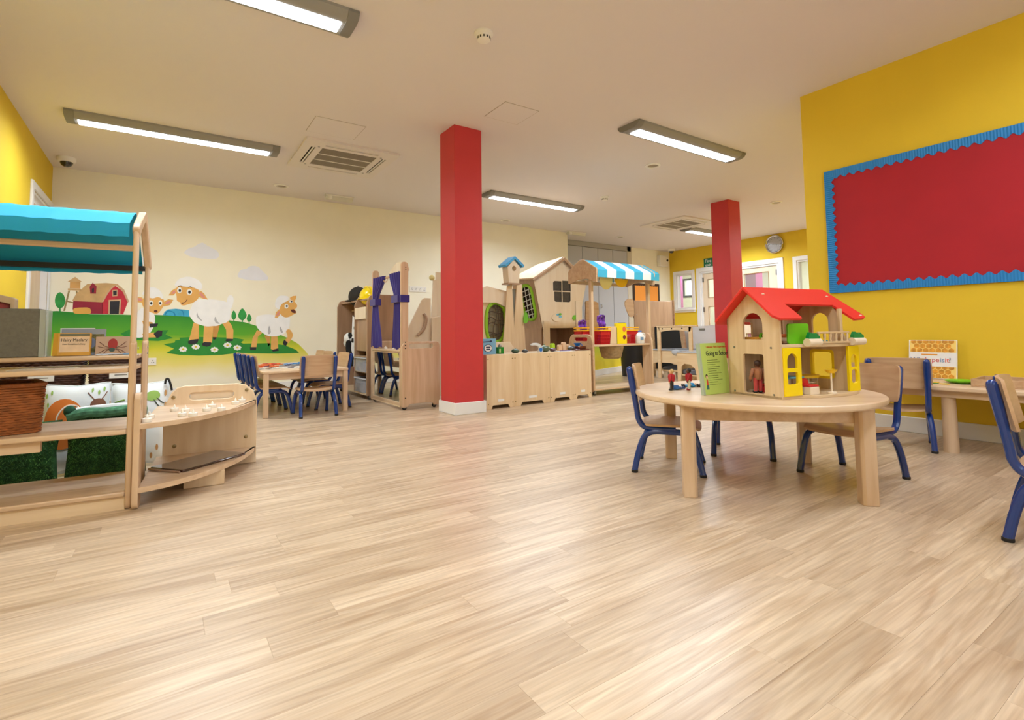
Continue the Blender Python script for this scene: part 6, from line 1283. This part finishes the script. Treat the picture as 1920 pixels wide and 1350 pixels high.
obj('hanging_basket', B().lathe([(.09, .41), (.12, .43), (.155, .563), (.148, .563)], (.44, .12, 0), 20), mat('woven_brown', (160, 134, 96), .85, var=.25, vscale=30), MS)
N = 7; x0_, x1_ = -.002, 1.06
M_STB = mat('stripe_blue', (64, 176, 212), .7); M_STW = mat('stripe_white', (238, 238, 238), .7)
for k in range(N):
    xa, xb = x0_+(x1_-x0_)*k/N, x0_+(x1_-x0_)*(k+1)/N
    pr_ = [(-.128, 1.372), (-.132, 1.458), (-.115, 1.475), (.10, 1.594), (.14, 1.594), (.35, 1.485), (.362, 1.468), (.362, 1.39)]
    def fn(u, v):
        q = v*(len(pr_)-1); i = min(int(q), len(pr_)-2); f = q-i
        return (xa+(xb-xa)*u, pr_[i][0]*(1-f)+pr_[i+1][0]*f, pr_[i][1]*(1-f)+pr_[i+1][1]*f)
    obj('awning_stripe', B().sheet(fn, 2, 21, .004), M_STB if k % 2 == 0 else M_STW, MS, smooth=20)
obj('valance_bunting', B().prism([(.24+.11*math.cos(a), 1.385+.145*math.sin(a)) for a in [PI+PI*k/14 for k in range(15)]], 'xz', -.02, -.014), mat('bunting_cream', (232, 220, 150), .7), MS); obj('valance_bunting', B().prism([(.50+.11*math.cos(a), 1.38+.10*math.sin(a)) for a in [PI+PI*k/14 for k in range(15)]], 'xz', -.02, -.014), mat('bunting_yellow', (240, 190, 20), .7), MS)
# goods on the market stall
def mst(name, label, cat, x, y, rz=0): return thing(name, label, cat, (4.15+x, 4.435+y, .5875), rz)
def basket(label, x, y, w=.20):
    t = mst('toy_basket', label, 'basket', x, y); m = mat('basket_red', (200, 24, 34), .4); my = mat('basket_yellow', (252, 190, 30), .4); h_ = .16; d_ = .15
    def side_(p, q, n, up):
        b = B()
        for k in range(n+1):
            f = k/n; lo = Vector(p).lerp(Vector(q), f); hi = Vector((lo.x*1.18, lo.y*1.18, h_)); b.bar(lo, hi, .0042, 5)
        for z in (.002, .04, .08, .12):
            s_ = 1+.18*z/h_; b.bar((p[0]*s_, p[1]*s_, z), (q[0]*s_, q[1]*s_, z), .003, 5)
        return b
    a_, b_ = w/2*.84, d_/2*.84
    for p, q, n in (((-a_, -b_, 0), (a_, -b_, 0), 14), ((-a_, b_, 0), (a_, b_, 0), 14), ((-a_, -b_, 0), (-a_, b_, 0), 9), ((a_, -b_, 0), (a_, b_, 0), 9)): obj('lattice_side', side_(p, q, n, 1), m, t)
    obj('basket_base', B().box(-a_, a_, -b_, b_, 0, .004), m, t)
    obj('lower_band', B().panel(rrect(-w/2, w/2, -d_/2, d_/2, .02), [rrect(-w/2+.004, w/2-.004, -d_/2+.004, d_/2-.004, .018)], 'xy', h_*.72, h_), m, t)
    obj('rim', B().panel(rrect(-w/2-.008, w/2+.008, -d_/2-.008, d_/2+.008, .02), [rrect(-w/2, w/2, -d_/2, d_/2, .018)], 'xy', h_, h_+.016), my, t); obj('handle', B().panel(rrect(-w/2-.01, w/2+.01, -d_/2-.01, d_/2+.01, .02), [rrect(-w/2, w/2, -d_/2, d_/2, .018)], 'xy', h_+.034, h_+.048).bar((-w/2, 0, h_+.01), (-w/2, 0, h_+.04), .005).bar((w/2, 0, h_+.01), (w/2, 0, h_+.04), .005), my, t)
basket('red toy shopping basket with yellow rim at left of market stall', .255, .10, .18); basket('red toy shopping basket behind the milk bottle', .80, .20, .28)
basket('red toy shopping basket half hidden by the left post', .125, .285, .15)
t = mst('cereal_box', 'yellow toy grocery box on the market stall', 'box', .585, .10, R(-18)); obj('carton', B().box(-.07, .07, -.03, .03, 0, .255), mat('carton_yellow', (246, 220, 20), .4), t, bevel=.002); obj('print', B().prism(ellipse(.035, .18, .022, .035), 'xz', -.0315, -.0298), mat('print_orange', (230, 120, 70), .5), t); obj('print', B().prism(ellipse(.035, .08, .020, .028), 'xz', -.0315, -.0298), mat('print_brownred', (130, 50, 50), .5), t); obj('spout', B().box(-.02, .06, -.02, .02, .255, .262), M_DARK, t)
t = mst('wooden_till', 'plain wooden toy till on the market stall', 'toy till', .425, .14); obj('body', B().box(-.075, .075, -.06, .10, 0, .215), M_MAPLE, t, bevel=.004); obj('side', B().box(.075, .09, -.05, .10, 0, .20), M_DARK, t)
t = mst('milk_bottle', 'white toy milk bottle with blue cap on the market stall', 'bottle', .845, .02); mm = mat('milk_white', (240, 240, 238), .3)
obj('bottle', B().lathe([(.05, 0), (.055, .01), (.055, .085), (.045, .115), (.022, .135), (.022, .145)], seg=18), mm, t); obj('cap', B().lathe([(.024, .143), (.024, .16), (.02, .163)], seg=16), mat('cap_blue', (70, 110, 200), .4), t); obj('handle', B().tube(smooth_path([(.03, -.02, .13), (.062, -.02, .115), (.066, -.02, .08), (.05, -.02, .05)]), .008), mm, t); obj('label_print', B().panel([(-.045, .045), (.0, .045), (.0, .08), (-.045, .08)], [], 'xz', -.058, -.05), mat('label_blue', (110, 150, 190), .5), t)
for x, y, a, lb in ((.125, .285, 12, 'purple crinkled bag in the half hidden toy basket'), (.27, .11, -8, 'tall purple crinkled bag beside the left post')):
    t = thing('crinkle_bag', lb, 'bag', (4.15+x, 4.435+y, .592)); hb = .33 if x > .2 else .27; obj('bag', B().sheet(lambda u, v: ((u-.5)*.12*(1-.15*math.sin(v*3)), .012*math.sin(u*13+v*7)+.01*math.sin(v*17), .004+hb*v+.02*math.sin(u*3)), 14, 16, .02), mat('bag_purple', (120, 70, 190), .15, var=.6, vscale=22, metal=.4), t, smooth=25); obj('bag_top', B().box(-.05, .05, -.006, .006, hb-.004, hb+.02), mat('bag_silver', (206, 196, 226), .2, metal=.5), t)
# ------------------------------------------------------------------ low painted partition, stump and tub behind the stall
v_ = Vector((7.553-6.095, 7.012-6.402, 0)); LP = thing('low_partition', 'low yellow and green painted partition seen under the stall shelf', 'partition', (5.95, 6.34, 0), math.atan2(v_.y, v_.x))
obj('board', B().box(-.1, 1.75, .0, .03, 0, .62), gradient_mat('partition_paint', [(0.0, (236, 214, 40)), (1.0, (150, 200, 50)), (0.45, (226, 212, 50))], .1, .6), LP); obj('skirting', B().box(-.1, 1.75, -.014, 0, 0, .10), M_WHITE, LP, bevel=.003)
t = thing('black_tub', 'tall black tub standing behind the market stall', 'tub', (6.55, 5.98, 0)); obj('tub', B().lathe([(.20, 0), (.23, .5), (.235, .5), (.235, .52), (.20, .52)], seg=22), M_BLACK, t); obj('rim', B().tube([(.235*math.cos(a), .235*math.sin(a), .52) for a in [2*PI*k/24 for k in range(24)]], .012, 7, True), M_BLACK, t)
# wooden divider units further back
t = thing('wooden_divider', 'brown wooden room divider below the orange notice board', 'divider', (8.07, 6.8, 0)); obj('board', B().prism([(-.58, .04), (.56, .04), (.56, 1.36), (.52, 1.36), (.48, 1.335), (-.58, 1.335)], 'xz', 0, .025), M_BROWN, t, bevel=.004)
for x in (-.5, .45): obj('foot', B().box(x-.03, x+.03, -.15, .17, 0, .04), M_BROWN, t)
obj('screw', B().ball((-.52, -.002, 1.06), .012), M_CHROME, t); obj('edge_post', B().box(.545, .585, -.02, .03, .04, 1.37), wood('dark_post', (150, 112, 74), (120, 86, 56)), t, bevel=.008)
obj('side_flap', B().prism(smooth_loop([(-.81, 1.32), (-.70, 1.36), (-.60, 1.34), (-.59, 1.15), (-.60, 1.03), (-.70, 1.02), (-.76, 1.10), (-.82, 1.22)], 2), 'xz', .0, .02), M_PLY, t)
# ------------------------------------------------------------------ sand and water tables with easel boards
M_PINE = wood('light_pine', (238, 212, 172), (224, 190, 144), (10, 1.2, 10), 1.5); M_TUBC = mat('clear_tub', (186, 192, 202), .12, alpha=.55)
WT = thing('water_table', 'pine water play table with clear plastic tub and tall frame', 'water table', (6.60, 5.17, 0))
obj('side_board', B().panel([(-.47, .215), (-.45, .215), (-.36, .24), (-.10, .24), (.10, .20), (.13, .0), (.20, .0), (.47, .0), (.47, .43), (-.47, .43)], [[(.255, .03), (.42, .03), (.42, .20), (.38, .27), (.30, .27), (.255, .20)]] if False else [], 'yz', -.02, 0).xf(Matrix.Scale(-1, 4, (0, 1, 0))), M_PINE, WT, bevel=.004)
for y in (-.30, .29): obj('frame_post', B().box(-.05, -.02, y-.03, y+.03, 0, .80), M_PINE, WT, bevel=.006)
obj('top_bar', B().panel([(-.40, .80), (.32, .80), (.32, .82), (-.40, .82)], [], 'yz', -.06, .02), M_PINE, WT, bevel=.004)
obj('arch_board', B().panel([(.26, .72)]+[(.26-.56*k/14, .725+.025*math.sin(PI*k/14)) for k in range(1, 15)]+[(-.33, .80), (.29, .80)], [], 'yz', -.05, -.03), M_PINE, WT)
for y in (.21, .03, -.16): obj('hole_plug', B().lathe([(.012, -.052), (.012, -.049)], (0, y, .775), 12, 'x'), M_DARK, WT)
obj('rear_board', B().box(.52, .54, -.42, .47, 0, .43), M_PINE, WT, bevel=.003)
obj('tub', B().panel(rrect(.0, .50, -.40, .45, .05), [rrect(.01, .49, -.39, .44, .045)], 'xy', .28, .445).box(.01, .49, -.39, .44, .28, .285), M_TUBC, WT); obj('tub_rim', B().panel(rrect(-.03, .53, -.43, .48, .05), [rrect(.01, .49, -.39, .44, .045)], 'xy', .435, .452), mat('clear_rim', (206, 212, 220), .15, alpha=.75), WT)
obj('tub_lip', B().ball((-.02, -.02, .41), (.03, .09, .045), 14, 8), mat('clear_rim', (206, 212, 220)), WT)
BBo = thing('easel_board', 'black chalkboard easel panel behind the water table', 'easel', (7.2, 5.75, 0)); obj('board', B().prism([(-.30, .08), (.32, .08), (.35, .80), (.28, .83), (-.20, .83)], 'yz', 0, .02), mat('chalkboard', (30, 30, 34), .7), BBo); obj('frame_bar', B().prism([(-.36, .0), (-.30, .0), (-.19, .84), (-.26, .84)], 'yz', -.015, .03), M_PLY, BBo, bevel=.003); obj('frame_bar', B().prism([(.32, .0), (.37, .0), (.38, .80), (.33, .82)], 'yz', -.015, .03), M_PLY, BBo, bevel=.003)
WB = thing('easel_board', 'white easel panel between the water table and the farther pillar', 'easel', (7.38, 5.22, 0)); obj('board', B().prism([(-.33, .05), (.35, .05), (.40, .80), (-.36, .83)], 'yz', 0, .02), M_WHITE, WB); obj('clip', B().box(-.012, 0, -.02, .08, .745, .775), M_STEEL, WB); obj('foot', B().box(-.1, .12, -.3, .3, 0, .05), M_PLY, WB)
SB = thing('floor_tray', 'low pine trolley with grey tub under the water table', 'trolley', (6.70, 5.30, 0)); obj('tray', B().box(-.05, .35, -.40, .33, .10, .125), M_PINE, SB, bevel=.004); obj('grey_tub', B().ball((.15, 0, .13), (.17, .33, .07), 18, 9), mat('grey_tub', (104, 108, 118), .35), SB)
for k in range(5): obj('tub_foot', B().box(-.045, .0, -.36+k*.15, -.28+k*.15, .0, .10), M_PALE, SB)
t = thing('pine_crate', 'pine activity table with arched opening right of the water table', 'activity table', (6.08, 4.50, 0)); 
obj('front_board', B().panel([(-.12, 0), (-.07, 0), (-.07, .10), (-.04, .22), (.03, .27), (.13, .28), (.18, .24), (.20, 0), (.25, 0), (.25, .43), (-.12, .43)], [], 'yz', 0, .02), M_PINE, t); obj('shelf', B().box(.02, .30, -.10, .24, .11, .125), M_PINE, t); obj('side_board', B().box(.02, .40, .23, .25, 0, .43), M_PINE, t); obj('side_board', B().box(.02, .40, -.12, -.10, 0, .43), M_PINE, t); obj('tub', B().box(.04, .30, -.07, .2, .126, .20), mat('grey_tub', (104, 108, 118)), t, bevel=.02)
obj('cover', B().box(-.01, .42, -.13, .26, .43, .45), mat('clear_rim', (206, 212, 220)), t)
